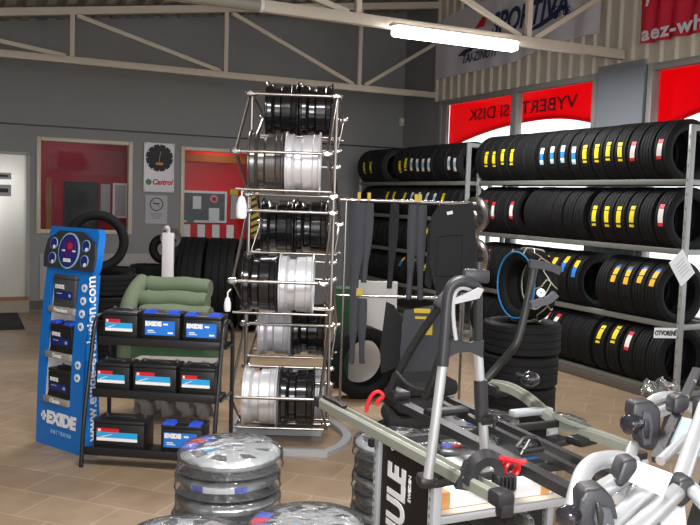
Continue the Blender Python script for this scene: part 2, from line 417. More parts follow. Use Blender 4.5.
a, b = at(46,178,1,YB+1.3), at(51,240,1,YB+1.3); m = MB(); m.box(((a.x+b.x)/2, YB+1.3, a.z/2), (b.x-a.x, 0.08, a.z)); tag(m.build('wooden_post', 'wood'), 'brown wooden post at the left inside the office', 'post')
a, b = at(48,149,1,YB+0.2), at(128,176,1,YB+0.2)  # clear sheet with edge bar, modelled in place of a reflection in the glass
m = MB(); m.box(((a.x+b.x)/2, YB+0.2, (a.z+b.z)/2), (b.x-a.x, 0.004, a.z-b.z)); m.box(((a.x+b.x)/2, YB+0.2, a.z+0.008), (b.x-a.x, 0.02, 0.016))
tag(m.build('reflection_sheet', 'glass'), 'clear sheet standing for a reflection at the top of office window', 'sheet')
# booth
Yk = YB+0.45
m = MB(); m.box((3.55, Yk+0.05, 1.5), (1.6, 0.1, 3.0)); struct(m.build('wall_booth', 'red_gloss'))
flat('brown_panel', (170,152), (262,165), 1, Yk-0.03, 0.05, 'brown_board', 'brown board across the top of the red booth wall', 'board')
t, w, h = flat('booth_window', (179,190), (226,223), 1, Yk-0.03, 0.05, 'office_grey', 'white framed window in the red booth wall', 'window', 'white', 0.035)
flat('paper_notice', (193,196), (201,209), 1, Yk-0.07, 0.008, 'paper', 'small white paper stuck on left of booth window', 'poster')
flat('paper_notice', (209,208), (219,221), 1, Yk-0.07, 0.008, 'paper', 'white paper stuck under the round red sign', 'poster')
flat('green_sticker', (187,218), (194,222), 1, Yk-0.07, 0.008, 'green', 'small green sticker in lower left of booth window', 'sticker')
flat('paper_notice', (231,195), (237,219), 1, Yk-0.03, 0.01, 'paper_grey', 'tall paper notice on red wall beside booth window', 'poster')
flat('yellow_notice', (230,189), (238,195), 1, Yk-0.03, 0.01, 'hazard_yellow', 'small yellow notice above paper beside booth window', 'poster')
c = at(214,199,1,Yk-0.07); t = thing('round_sign', 'round white and red sign on the booth window', 'sign', c)
q = MB(); q.cyl((0,0,0), (0,-0.008,0), 0.062, 24); q.build('disc', 'paper', t)
q = MB(); q.lathe([(0.048,-0.008),(0.058,-0.008),(0.058,-0.012),(0.048,-0.012)], d=(0,1,0), n=24, closed=True); q.build('ring', 'red', t)
q = MB(); q.cyl((0,-0.008,0), (0,-0.011,0), 0.036, 20); q.build('centre', 'red', t)
# red and white striped apron under the booth window
a, b = at(175,224,1,Yk-0.03), at(240,240,1,Yk-0.03); n = 9; m = MB()
for i in range(n):
    x0 = a.x+(b.x-a.x)*i/n; m.box((x0+(b.x-a.x)/n/2, Yk-0.03, (a.z+b.z)/2-0.1), ((b.x-a.x)/n, 0.05, a.z-b.z+0.2), mi=i % 2)
tag(m.build('striped_apron', ['red_gloss', 'white']), 'red and white striped board under the booth window', 'board')
# hazard strip
a, b = at(251,182,1,YB-0.03), at(258,236,1,YB-0.03); m = MB(); w = b.x-a.x; h = a.z-b.z; n = 8
m.box(((a.x+b.x)/2, YB-0.03, (a.z+b.z)/2), (w, 0.02, h), mi=0)
for i in range(n):
    z0 = b.z + h*i/n; m.quad([(a.x, YB-0.0415, z0), (b.x, YB-0.0415, z0+h/n*0.6), (b.x, YB-0.0415, z0+h/n*1.0), (a.x, YB-0.0415, z0+h/n*0.45)], 1)
tag(m.build('hazard_strip', ['hazard_yellow', 'black_plastic']), 'yellow and black hazard strip on the back wall behind wheel rack', 'sign')

# right-wall windows
def right_window(n, y0, y1, mull=(), z0=0.55, z1=3.14, t=0.07):
    root = thing('window_%d' % n, 'x', 'window'); del root['label']; del root['category']; struct(root)
    m = MB()
    for yy in (y0+t/2, y1-t/2) + tuple(mull): m.box((XR+0.02, yy, (z0+z1)/2), (0.10, t if yy not in mull else 0.12, z1-z0), bev=.006)
    for zz in (z0+t/2, z1-t/2): m.box((XR+0.02, (y0+y1)/2, zz), (0.096, y1-y0, t), bev=.006)
    m.build('window_frame', 'frame_grey', root)
    g = MB(); g.box((XR+0.03, (y0+y1)/2, (z0+z1)/2), (0.006, y1-y0-0.02, z1-z0-0.02)); g.build('pane', 'glass', root)
right_window(3, 7.38, 10.75, (8.91,)); right_window(4, 2.4, 6.62, (4.5,)); right_window(5, YF+0.3, 1.9, ())  # the last, nearest window is unseen, added to let in more daylight
m = MB(); m.box((XR-0.01, 10.66, 1.85), (0.02, 0.22, 2.5)); struct(m.build('trim_6', 'frame_grey'))
def film(y0, y1, pk, zp, k0, k1, label):
    t = thing('red_awning', label, 'awning', (XR+0.22, (y0+y1)/2, 0)); yc = (y0+y1)/2
    for nm, off, w, mat in (('film', 0.0, None, 'red_film'), ('hem', -0.012, 0.05, 'red')):
        m = MB(); A = []; B = []; n = 24
        for i in range(n+1):
            y = y0+(y1-y0)*i/n; z = zp-(k0 if y > pk else k1)*(y-pk)**2
            lo, hi = (z, 3.2) if w is None else (z, z+w)
            A.append(((off, y-yc, lo), (off+0.006, y-yc, lo))); B.append(((off, y-yc, hi), (off+0.006, y-yc, hi)))
        V = [[m.v(p) for p in (A[i][0], A[i][1], B[i][1], B[i][0])] for i in range(n+1)]
        for i in range(n):
            for k in range(4): m.f([V[i][k], V[i][(k+1)%4], V[i+1][(k+1)%4], V[i+1][k]])
        m.f(V[0]); m.f(V[-1]); m.build(nm, mat if w is None else 'red_film', t)
    return t, yc
t, yc = film(7.2, 10.85, 8.6, 2.73, 0.055, 0.13, 'red translucent awning panel with mirrored lettering outside the left window')
ya, ye = at(578, 98, 0, 6.68).y, at(469, 108, 0, 6.68).y
tx = text('VYBERTE SI DISK', 0.23, 'red_dark', 'lettering', t, None, bold=0.003, ext=0.001)
sx = (ye-ya)/(max(v.co.x for v in tx.data.vertices)-min(v.co.x for v in tx.data.vertices)); tx.data.transform(Matrix.Diagonal((sx, 1, 1, 1)))
tx.matrix_local = frame_M((-0.02, (ya+ye)/2-yc, 2.90), (0,1,0), (0,0,1)); tx['label'] = 'dark red mirrored lettering'
film(2.3, 6.75, 5.1, 2.74, 0.105, 0.06, 'plain red translucent awning panel outside the right window')

# trusses
def truss(n, Y, zl, hz, verts, diags, x1):
    root = thing('trim_%d' % n, 'x', 'x'); del root['label']; del root['category']; struct(root)
    m = MB(); m.box(((XL+x1)/2, Y, zl), (x1-XL, 0.08, hz), bev=.006); m.build('bottom_chord', 'cream', root)
    m = MB(); a = Vector((XL, Y, ceil_z(XL)-0.07)); b = Vector((x1, Y, ceil_z(x1)-0.07)); m.tube([a, b], 0, flat=(0.08, 0.09)); m.build('top_chord', 'cream', root)
    for x in verts: m = MB(); m.tube([(x, Y, zl+hz/2-.005), (x, Y, ceil_z(x)-0.10)], 0, flat=(0.055, 0.055)); m.build('vertical', 'cream', root)
    for (a, b) in diags: m = MB(); m.tube([(a[0], Y, a[1]), (b[0], Y, b[1])], 0, flat=(0.05, 0.05)); m.build('diagonal', 'cream', root)
truss(7, 10.9, 3.235, 0.085, (-0.7, 1.275, 3.22, 5.19), [((-0.62, 3.52), (1.20, 3.28)), ((1.33, 3.78), (3.15, 3.28)), ((3.3, 4.05), (5.1, 3.28)), ((5.28, 3.28), (6.42, 3.99))], XR-0.03)
truss(8, 7.0, 3.285, 0.10, (-0.7, 1.3, 3.3, 5.2), [((5.1, 3.33), (3.45, 4.03)), ((5.28, 3.33), (6.42, 4.05)), ((-0.6, 3.55), (1.25, 3.33)), ((1.4, 3.8), (3.2, 3.33))], XR-0.03)

# fluorescent lamps
def lamp(x0, x1, Y, z, lit, label):
    t = thing('fluorescent_lamp', label, 'ceiling lamp', ((x0+x1)/2, Y, z), group='batten lamps on the truss'); L = x1-x0
    if lit:
        m = MB(); m.box((0, 0, 0.03), (L, 0.09, 0.03), bev=.006); m.build('housing', 'cream', t)
        m = MB(); m.box((0, 0, -0.022), (L-0.05, 0.12, 0.10), bev=.03); m.build('diffuser', 'tube_lit', t)
    else:
        m = MB(); m.cyl((-L/2, 0, 0), (L/2-0.03, 0, 0), 0.055, 20); m.build('diffuser', 'lamp_grey', t)
        m = MB(); m.cyl((L/2-0.03, 0, 0), (L/2, 0, 0), 0.058, 20); m.cyl((-L/2-.03, 0, 0), (-L/2, 0, 0), 0.058, 20); m.build('end_cap', 'white', t)
    return t
l1 = lamp(3.58, 5.00, 6.88, 3.22, True, 'lit white fluorescent lamp under the near roof truss'); del l1['group']
l2 = lamp(0.85, 2.35, 6.89, 3.265, False, 'unlit round grey fluorescent lamp at the top left of the near truss'); del l2['group']
# thermostat box
c = at(401.5, 122, 1, YB-0.02); t = thing('wall_switch', 'small pale box on the back wall near the right corner', 'switch', c)
m = MB(); m.box((0, 0, 0), (0.085, 0.04, 0.125), bev=.008); m.build('box', 'frame_cream', t)
m = MB(); m.box((0, -0.022, 0.02), (0.04, 0.008, 0.05), bev=.002); m.build('button', 'white', t)

# clock board
t = thing('clock_board', 'white oil-brand clock board with black round face on back wall', 'clock', (2.575, YB-0.02, 2.0))
m = MB(); m.box((0, 0, 0), (0.43, 0.03, 0.69), bev=.008); m.build('board', 'white_paint', t)
m = MB(); m.cyl((0, -0.015, 0.135), (0, -0.03, 0.135), 0.19, 40); m.build('clock_face', 'black_gloss', t)
f = [c for c in bpy.data.objects if c.parent == t and c.name.startswith('clock_face')][0]
m = MB()
for i in range(12):
    m = MB(); a = PI*2*i/12; m.box((0.180*math.sin(a), -0.031, 0.135+0.180*math.cos(a)), (0.014, 0.003, 0.02), M=Matrix.Rotation(a, 3, 'Y')); m.build('hour_mark', 'white', f)
m = MB(); m.tube([(-0.005,-0.034,0.08), (0.0,-0.034,0.15), (0.02,-0.034,0.225)], 0, flat=(0.012, 0.003)); m.build('hour_hand', 'sticker_white', f)
m = MB(); m.box((0, -0.034, 0.055), (0.10, 0.003, 0.035)); m.build('date_window', 'tan', f)
Mx = frame_M((0.045, -0.018, -0.205), (1,0,0), (0,0,1)); text('Castrol', 0.105, 'red', 'lettering', t, Mx, bold=0.004, shear=0.25, sx=0.9)
m = MB(); m.cyl((-0.145, -0.015, -0.205), (-0.145, -0.02, -0.205), 0.042, 24); m.build('logo_disc', 'green', t)
m = MB(); m.tube([(-0.16,-0.023,-0.22), (-0.135,-0.023,-0.205), (-0.15,-0.023,-0.19)], 0, flat=(0.016, 0.003)); m.build('logo_mark', 'red', t)
m = MB()
for sx in (-1, 1):
    for sz in (-1, 1): m = MB(); m.cyl((sx*0.195, -0.015, sz*0.325), (sx*0.195, -0.02, sz*0.325), 0.01, 10); m.build('screw', 'chrome_dull', t)
# no smoking sheet
a, b = at(145.5, 195, 1, YB-0.01), at(167, 224, 1, YB-0.01)
t = thing('no_smoking_notice', 'grey no smoking sheet in plastic sleeve under the clock board', 'sign', ((a.x+b.x)/2, YB-0.01, (a.z+b.z)/2)); w, h = b.x-a.x, a.z-b.z
m = MB(); m.box((0,0,0), (w, 0.008, h)); m.build('sheet', 'paper_grey', t)
m = MB(); m.lathe([(0.082,-0.005),(0.095,-0.005),(0.095,-0.008),(0.082,-0.008)], o=(0,0,0.075), d=(0,1,0), n=28, closed=True)
m.tube([(-0.06,-0.007,0.125), (0.06,-0.007,0.03)], 0, flat=(0.02,0.003)); m.box((0.0,-0.007,0.085), (0.09,0.003,0.016)); m.build('no_smoking_symbol', 'ink', t)
for i in range(3): m = MB(); m.box((0, -0.006, -0.06-0.03*i), (0.17-0.03*i, 0.002, 0.008)); m.build('printed_line', 'office_grey', t)

# banners
CLOTH = {}
def banner(name, label, top, bot, X, mat, amp, waves):
    """top, bot: lists of (Y, z) from left to right in the photograph"""
    t = thing(name, label, 'banner', (X, bot[0][0], bot[0][1])); m = MB(); n, k = 48, 8; G = []; H = []
    def lerp(L, s):
        s *= len(L)-1; i = min(int(s), len(L)-2); q = s-i; return (L[i][0]*(1-q)+L[i+1][0]*q, L[i][1]*(1-q)+L[i+1][1]*q)
    for i in range(n+1):
        a, b = lerp(top, i/n), lerp(bot, i/n); row = []; row2 = []
        for j in range(k+1):
            s = j/k; y = a[0]*(1-s)+b[0]*s; z = a[1]*(1-s)+b[1]*s
            d = amp*math.sin(waves*i/n*2*PI + 2.0*s) * (0.4+0.6*s)
            row.append(m.v((d, y-bot[0][0], z-bot[0][1]))); row2.append(m.v((d+0.004, y-bot[0][0], z-bot[0][1])))
        G.append(row); H.append(row2)
    for i in range(n):
        for j in range(k):
            m.f([G[i][j], G[i+1][j], G[i+1][j+1], G[i][j+1]], 0, True); m.f([H[i][j], H[i][j+1], H[i+1][j+1], H[i+1][j]], 0, True)
    for i in range(n):
        for j in (0, k): m.f([G[i][j], G[i+1][j], H[i+1][j], H[i][j]])
    for j in range(k):
        for i in (0, n): m.f([G[i][j], G[i][j+1], H[i][j+1], H[i][j]])
    CLOTH[t.name] = m.build('cloth', mat, t); return t
XB = 6.40
bot = [(lambda P: (P.y, P.z))(at(x, y, 0, XB)) for x, y in ((434,80),(461,74),(489,68),(511,63),(530,54),(569,39),(598,33))]
top = [(b_[0], 4.28 if i == 0 else 4.36) for i, b_ in enumerate(bot)]
t = banner('tyre_banner', 'white banner with slanted navy tyre lettering high on right wall', top, bot, XB, 'banner_white', 0.015, 7)
o = Vector((XB, bot[0][0], bot[0][1]))
def btext(t, o, s, p, size, mat, **k):
    P = at(p[0], p[1], 0, XB-0.03)-o; return text(s, size, mat, 'lettering', CLOTH[t.name], frame_M(P, (0,-1,0), (0,0,1)), **k)
btext(t, o, 'SPORTIVA', (527, 16), 0.40, 'ink_navy', bold=0.012, shear=0.25, sx=0.85)
btext(t, o, 'Tires', (561, 11), 0.20, 'ink_navy', sx=0.8)
btext(t, o, 'TAI-ZINUTI', (478, 56), 0.17, 'ink_navy', shear=0.3, bold=0.003, sx=0.95)
P = at(480, 23, 0, XB-0.03)-o
m = MB(); m.prism([(-0.12,-0.06),(0.10,-0.06),(0.16,0.07),(0.05,0.07)], P, (0,-1,0), (0,0,1), 0.003); m.build('red_wedge', 'red', t)
P = at(541, 22, 0, XB-0.03)-o
m = MB(); m.prism([(-0.40,-0.10),(0.1,0.03),(0.30,0.10),(0.26,0.01),(0.0,-0.06)], P, (0,-1,0), (0,0,1), 0.003); m.build('swoosh', 'ink_navy', t)
P = at(466, 52, 0, XB-0.03)-o
m = MB(); m.prism([(-0.22,-0.03),(-0.05,0.035),(0.20,0.05),(0.15,0.0),(-0.1,-0.04)], P, (0,-1,0), (0,0,1), 0.003); m.build('swoosh', 'ink_navy', t)
bot = [(lambda P: (P.y, P.z))(at(x, y, 0, XB)) for x, y in ((638,44.5),(655,42),(675,37),(700,33))] + [(5.3, 3.42), (4.5, 3.46)]
top = [(b_[0], 4.38) for b_ in bot]
t = banner('wheel_banner', 'red banner with pale wheel lettering at the top right of wall', top, bot, XB, 'banner_red', 0.03, 6)
o = Vector((XB, bot[0][0], bot[0][1]))
P = at(641.5, 35, 0, XB-0.05)-o; text('aez-wheels', 0.20, 'banner_white', 'lettering', CLOTH[t.name], frame_M(P, (0,-1,0), (0,0,1)), bold=0.006, sx=1.25, align='LEFT', spacing=1.12)
P = at(648, 1, 0, XB-0.05)-o; m = MB(); m.prism([(-0.03,-0.05),(0.0,-0.05),(0.05,0.12),(0.0,0.12)], P, (0,-1,0), (0,0,1), 0.003); m.build('print', 'banner_white', t)
# ================================================================== TYRES
def tyre_mesh(name, Rt, w, rb, n=56, mats=('rubber', 'tread'), o=(0,0,0), build=True, parent=None, tread=True):
    """tyre with its axle along local Y, centre at o"""
    h = w/2; g = Rt*0.022
    half = [(rb, h*0.70), (rb+0.012, h*0.86), (rb+(Rt-rb)*0.35, h*0.99), (rb+(Rt-rb)*0.6, h), (rb+(Rt-rb)*0.62, h*0.985), (rb+(Rt-rb)*0.82, h*0.96), (Rt-0.008, h*0.93)]
    tr = [(Rt, h*0.84), (Rt, h*0.52), (Rt-g, h*0.49), (Rt-g, h*0.43), (Rt, h*0.40), (Rt, h*0.05), (Rt-g, h*0.03)]
    prof = half + tr + [(r, -y) for r, y in tr[::-1]] + [(r, -y) for r, y in half[::-1]]
    inner = [(Rt-0.035, -h*0.72), (Rt-0.022, -h*0.3), (Rt-0.022, h*0.3), (Rt-0.035, h*0.72)]
    allp = prof + inner; k0, k1 = len(half)-1, len(half)+2*len(tr)
    mis = [1 if k0 <= i < k1 else 0 for i in range(len(allp))]
    m = MB(); m.lathe(allp, o=o, d=(0,1,0), n=n, closed=True, mis=mis)
    return m.build(name, list(mats), parent)
# stickers: (colour, fraction) runs from the low end of the label to its top
STK = {'yellow': ('yellow label', [('yellow', .12), ('sticker_dark', .10), ('yellow', .55), ('sticker_dark', .05), ('yellow', .18)]),
       'bluewhite': ('blue-white label', [('sticker_pale', .15), ('sticker_white', .12), ('sticker_blue', .38), ('sticker_white', .35)]),
       'redwhite': ('red-white label', [('sticker_red', .16), ('sticker_white', .62), ('sticker_red', .22)]),
       'yellowblue': ('yellow-blue label', [('sticker_blue', .55), ('yellow_orange', .45)]),
       'orange': ('orange-yellow label', [('yellow_orange', .35), ('sticker_dark', .06), ('yellow_orange', .36), ('sticker_blue', .12), ('sticker_dark', .11)]),
       'pale': ('pale blue label', [('sticker_white', .3), ('sticker_pale', .4), ('sticker_white', .3)]),
       'teal': ('white and teal label', [('sticker_pale', .5), ('sticker_white', .3), ('sticker_red', .2)])}
def sticker(kind, Rt, parent, a_mid, length=0.17, w=0.055, tilt=0.0, y0=0.0):
    mats = []; runs = STK[kind][1]; m = MB(); a = a_mid-length/Rt/2
    for mat, fr in runs:
        if mat not in mats: mats.append(mat)
        da = length/Rt*fr; k = max(2, int(fr*10)); mi = mats.index(mat)
        for i in range(k):
            q = []; 
            for rr in (Rt+0.0012, Rt+0.003):
                for aa in (a+da*i/k, a+da*(i+1)/k):
                    off = y0 + tilt*(aa-a_mid)*Rt
                    for s in (-1, 1): q.append(m.v((-rr*math.cos(aa), off+s*w/2, rr*math.sin(aa))))
            for f in ((0,1,3,2),(4,6,7,5),(0,4,5,1),(2,3,7,6),(0,2,6,4),(1,5,7,3)): m.f([q[j] for j in f], mi)
        a += da
    return m.build('label_sticker', mats, parent)

# ------------------------------------------------------------------ racks
def rack(label, X0, X1, y0, y1, tiers, ztop_near, ztop_far, kick=True):
    """shelf rack along the right wall: y0 near end, y1 far end"""
    t = thing('tyre_rack', label, 'rack', (X0, y0, 0)); L = y1-y0; D = X1-X0
    def up(x, y, z):
        m = MB(); m.box((x, y, z/2), (0.05, 0.035, z), bev=.004)
        for i in range(int(z/0.12)): m.box((x-0.0255, y, 0.1+i*0.12), (0.002, 0.012, 0.025), mi=1)
        m.build('upright', ['rack_grey', 'rack_dark'], t)
    up(0, 0, ztop_near); up(D, 0, ztop_near); up(0, L, ztop_far); up(D, L, ztop_far)
    for z in tiers:
        for x in (0, D): m = MB(); m.box((x, L/2, z), (0.04, L-0.036, 0.05), bev=.008); m.build('beam', 'rack_dark', t)
        for y in (0, L): m = MB(); m.box((D/2, y, z), (D-0.05, 0.03, 0.045), bev=.004); m.build('end_bar', 'rack_grey', t)
    m = MB(); m.box((D/2, 0, ztop_near-0.025), (D-0.05, 0.03, 0.05), bev=.004); m.build('end_bar', 'rack_grey', t)
    if kick: m = MB(); m.box((-0.03, L/2, 0.04), (0.02, L-0.02, 0.08), bev=.004); m.build('kick_board', 'rack_kick', t)
    return t
RX0, RX1 = 5.50, 5.86
rack('grey metal tyre rack on the right with four shelves of tyres', RX0, RX1, 5.10, 8.20, (0.09, 0.665, 1.30, 1.885), 2.36, 2.0)
LX0, LX1 = 5.50, 5.82
rack('grey metal tyre rack at the far right corner behind the hanging rail', LX0, LX1, 8.44, 11.36, (0.09, 0.50, 0.97, 1.435, 1.885), 2.36, 1.95)
RT, RW = 0.283, 0.152
LT, LW = 0.224, 0.148
base_r = tyre_mesh('tyre', RT, RW, 0.185)
base_l = tyre_mesh('tyre', LT, LW, 0.15)
LT2 = 0.258; base_b = tyre_mesh('tyre', LT2, LW, 0.165)
used = {'r': False, 'l': False, 'b': False}
RAD = {'r': RT, 'l': LT, 'b': LT2}
def rack_tyre(kind, x, y, z, label, group, stick=None, ang=0.0, length=0.17, tilt=0.0, w=0.055):
    src = {'r': base_r, 'l': base_l, 'b': base_b}[kind]
    if not used[kind]: o = src; used[kind] = True
    else: o = src.copy(); COL.objects.link(o)
    o.location = (x, y, z); o.rotation_euler = (0, 0, random.uniform(-.012, .012))
    tag(o, label, 'tyre', group)
    if stick: sticker(stick, RAD[kind], o, ang, length, w, tilt)
    return o
def row(kind, shelf, rackname, zt, sticks, y_far, y_near, gaps, ang, group, length=0.17, tilt=0.0, stop=None):
    """sticks: [(Y, kind)] from far (left in the photo) to near; fills the free places between with plain tyres"""
    Rt, w, X0, X1 = (RT, RW, RX0, RX1) if kind == 'r' else (RAD[kind], LW, LX0, LX1)
    hz = math.sqrt((Rt+0.004)**2-((X1-X0)/2-0.02)**2); zc = zt+0.025+hz; xc = (X0+X1)/2
    pitch = w+0.004; pos = []; y = y_far
    marks = sorted(sticks, key=lambda s: -s[0]); k = 0
    while y > y_near:
        if any(g0 > y > g1 for g0, g1 in gaps): y -= 0.03; continue
        st = None
        if k < len(marks) and marks[k][0] > y-pitch*0.55:
            y = min(y, marks[k][0]) if (pos == [] or pos[-1][0]-marks[k][0] >= pitch) else y
            st = marks[k][1]; k += 1
        pos.append((y, st)); y -= pitch
    n = len(pos)
    for i, (y, st) in enumerate(pos):
        where = '%s shelf of %s' % (shelf, rackname)
        what = ('black tyre with %s' % STK[st][0]) if st else 'plain black tyre'
        place = ORD[i+1]+' from left' if i+1 <= n/2 else (ORD[n-i]+' from right' if n-i > 1 else 'last at right')
        rack_tyre(kind, xc+random.uniform(-.006,.006), y, zc+random.uniform(-.002,.004), '%s on %s, %s' % (what, where, place), group, st, ang+random.uniform(-.06,.06), length, tilt+random.uniform(-.08,.08))
Rn = 'right rack'; Ln = 'far corner rack'
row('r', 'top', Rn, 1.885, [(7.99,'yellow'),(7.82,'yellow'),(7.66,'yellow'),(7.48,'yellow'),(6.93,'bluewhite'),(6.77,'bluewhite'),(6.61,'bluewhite'),(6.45,'bluewhite'),(6.29,'yellow'),(6.13,'yellow'),(5.98,'yellow'),(5.82,'yellow'),(5.66,'redwhite'),(5.35,'redwhite')], 8.08, 5.20, [], 0.0, 'tyres on the top shelf of the right rack')
row('r', 'second', Rn, 1.30, [(7.96,'redwhite'),(7.79,'redwhite'),(7.42,'redwhite'),(6.11,'yellow'),(5.95,'yellow'),(5.79,'yellow'),(5.63,'yellow'),(5.30,'redwhite')], 8.06, 5.20, [(7.34, 7.12)], 0.08, 'tyres on the second shelf of the right rack', 0.19)
row('r', 'third', Rn, 0.665, [(7.9,'teal'),(7.18,'yellowblue'),(7.02,'yellowblue'),(6.86,'yellowblue'),(6.70,'yellowblue'),(6.54,'yellowblue'),(6.37,'yellowblue'),(5.88,'orange'),(5.71,'orange'),(5.54,'orange'),(5.37,'orange')], 8.04, 5.20, [(6.30, 5.99)], 0.52, 'tyres on the third shelf of the right rack', 0.18)
row('r', 'bottom', Rn, 0.09, [(6.95,'redwhite'),(6.79,'redwhite'),(6.63,'redwhite'),(5.97,'yellow'),(5.79,'yellow'),(5.60,'redwhite')], 8.04, 5.20, [], 0.50, 'tyres on the bottom shelf of the right rack', 0.18)
row('b', 'top', Ln, 1.885, [(11.1,'yellow'),(10.87,'yellow'),(10.0,'yellow'),(9.84,'yellow'),(9.68,'pale'),(9.52,'pale'),(9.36,'pale'),(9.20,'pale'),(8.80,'pale'),(8.64,'pale')], 11.22, 8.50, [(10.42, 10.12)], -0.05, 'tyres on the top shelf of the far corner rack', 0.16)
row('l', 'second', Ln, 1.435, [(10.4,'yellow'),(10.2,'yellow'),(9.88,'yellow'),(9.69,'pale'),(9.5,'pale'),(9.3,'pale'),(9.1,'pale'),(8.9,'yellow')], 11.18, 8.52, [], 0.25, 'tyres on the second shelf of the far corner rack', 0.14)
row('l', 'third', Ln, 0.97, [(9.3,'yellow')], 11.10, 9.1, [], 0.4, 'tyres on the third shelf of the far corner rack', 0.14)
row('l', 'fourth', Ln, 0.50, [(10.0,'yellowblue'),(9.67,'yellowblue'),(9.3,'yellow')], 11.0, 9.0, [], 0.6, 'tyres on the fourth shelf of the far corner rack', 0.14)

# signs on the rack post
P = at(682, 268, 1, 5.055); t = thing('price_sheet', 'white diamond-tilted paper taped to the near post of right rack', 'paper', P)
m = MB(); m.box((0, 0, 0), (0.185, 0.004, 0.25), M=Matrix.Rotation(R(-38), 3, 'Y')); m.build('sheet', 'paper', t)
for i in range(5): m = MB(); m.box(Matrix.Rotation(R(-38), 3, 'Y') @ Vector((0, -0.003, 0.06-0.03*i)), (0.11, 0.001, 0.006), M=Matrix.Rotation(R(-38), 3, 'Y')); m.build('printed_line', 'paper_grey', t)
P = at(665.5, 333, 1, 5.06); t = thing('opening_sign', 'small white sign with dark lettering hung on the near post of right rack', 'sign', P)
Mo = Matrix.Rotation(R(3), 3, 'Y')
m = MB(); m.box((0, 0, 0), (0.25, 0.006, 0.085), M=Mo); sb = m.build('board', 'paper', t)
text('OTVORENÉ', 0.056, 'ink', 'lettering', sb, frame_M((0,-0.0045,-0.002), Mo @ Vector((1,0,0)), Mo @ Vector((0,0,1))), bold=0.0022, sx=0.82)

# two chrome wheel trims hanging on the far post of the right rack
for i, (px, py, lab) in enumerate(((475, 215, 'upper'), (475, 257, 'lower'))):
    P = at(px, py, 1, 8.10)
    P = atd(px, py, 8.6)
    t = thing('wheel_trim', 'shiny wheel trim hanging by the far post of right rack, %s of two' % lab, 'wheel trim', P, rot=(R(4), 0, R(-80)), group='hanging wheel trims')
    m = MB(); m.lathe([(0,-0.035),(0.035,-0.035),(0.05,-0.02),(0.10,-0.028),(0.165,-0.02),(0.19,0.0),(0.19,0.03),(0.18,0.03),(0.17,0.0),(0.05,0.0),(0,0.0)], d=(0,1,0), n=28); m.build('disc', 'chrome_dull', t)
    for k in range(10):
        a = 2*PI*k/10; m = MB(); m.cyl((0.125*math.cos(a), -0.024, 0.125*math.sin(a)), (0.125*math.cos(a), -0.032, 0.125*math.sin(a)), 0.022, 10); m.build('vent', 'office_dark', t)
    m = MB(); m.tube([(0, 0.04, 0.17), (0, 0.04, 0.30)], 0.006, 6); m.build('hook', 'chrome_dull', t)

# ================================================================== BACK LEFT OF THE ROOM
# stack of tyres and the standing one
bx = atd(106, 300, 8.3); TX, TY = bx.x, bx.y
def lying(name, Rt, w, rb, x, y, z, label, group=None, rot=(R(90),0,0), cat='tyre', src=None):
    if src is None: o = tyre_mesh(name, Rt, w, rb)
    else: o = src.copy(); COL.objects.link(o)
    o.location = (x, y, z); o.rotation_euler = rot; tag(o, label, cat, group); return o
s0 = None
for i, nm in enumerate(('bottom', 'second from floor', 'third from floor', 'topmost')):
    s0 = lying('tyre', 0.30, 0.208, 0.19, TX+random.uniform(-.01,.01), TY, 0.105+0.21*i, 'black tyre lying in stack behind the blue battery display, %s' % nm, 'tyre stack behind the battery display', src=s0)
o = tyre_mesh('tyre', 0.305, 0.18, 0.215); o.location = atd(97, 241, 8.3); o.location.z = 0.84+0.306; o.rotation_euler = (0, 0, R(-12)); tag(o, 'black tyre standing upright on the stack behind the blue display', 'tyre')
# small low tyres by the wall
P = atd(148, 272, 9.75)
s1 = None
for i, nm in enumerate(('lowest', 'second from floor', 'third from floor', 'topmost')):
    s1 = lying('tyre', 0.21, 0.20, 0.13, P.x, P.y, 0.10+0.203*i, 'dark tyre lying in the small stack beside the white post, %s' % nm, 'small tyre stack by the post', src=s1)
P = atd(116, 275, 9.3)
lying('tyre', 0.22, 0.2, 0.13, P.x, P.y, 0.10, 'dark tyre on floor under another by the pale wall panel', 'tyres by the pale panel')
for i in range(1, 4): lying('tyre', 0.22, 0.2, 0.13, P.x, P.y, 0.10+0.202*i, 'dark tyre by pale wall panel, %s above floor one' % ORD[i], 'tyres by the pale panel')
# tall commercial tyres
for i, (px, w, Rt, lab) in enumerate(((194, 0.34, 0.56, 'leftmost, nearest the white post'), (224, 0.36, 0.56, 'middle one with ribbed tread'), (254, 0.33, 0.56, 'rightmost, behind the wheel rack'))):
    P = atd(px, 250, 10.3); o = tyre_mesh('truck_tyre', Rt, w, 0.29, mats=('rubber_old', 'tread')); o.location = (P.x, P.y, Rt); o.rotation_euler = (0, 0, R(-113)); tag(o, 'tall wide black truck tyre standing by back wall, %s' % lab, 'tyre', 'truck tyres by the back wall')
# white post with inner tube
P = atd(168.5, 230, 9.45)
t = thing('display_post', 'white post with hook standing by the back wall', 'post', (P.x, P.y, 0))
m = MB(); m.box((0, 0, 0.6), (0.13, 0.06, 1.2), rz=R(-25), bev=.01); m.build('post', 'white_paint', t)
m = MB(); m.tube([(0, 0, 1.19), (-0.01, -0.02, 1.27), (-0.05, -0.05, 1.25)], 0.022, 8, smooth=2); m.build('hook', 'white_paint', t)
m = MB(); m.box((0, 0, 0.01), (0.3, 0.3, 0.02), rz=R(-25)); m.build('base', 'white_paint', t)
P2 = atd(164, 249, 9.62); t = thing('inner_tube', 'black rubber inner tube hanging on the white post', 'inner tube', P2, R(-22))
m = MB(); m.lathe([(0.125+0.05*math.cos(2*PI*i/12), 0.05*math.sin(2*PI*i/12)) for i in range(12)], d=(0,1,0), n=30, closed=True); m.build('tube', 'rubber', t)
P2 = atd(171, 238, 9.56); t = thing('metal_ring', 'small grey metal wheel ring hanging on the white post', 'ring', P2, R(-22))
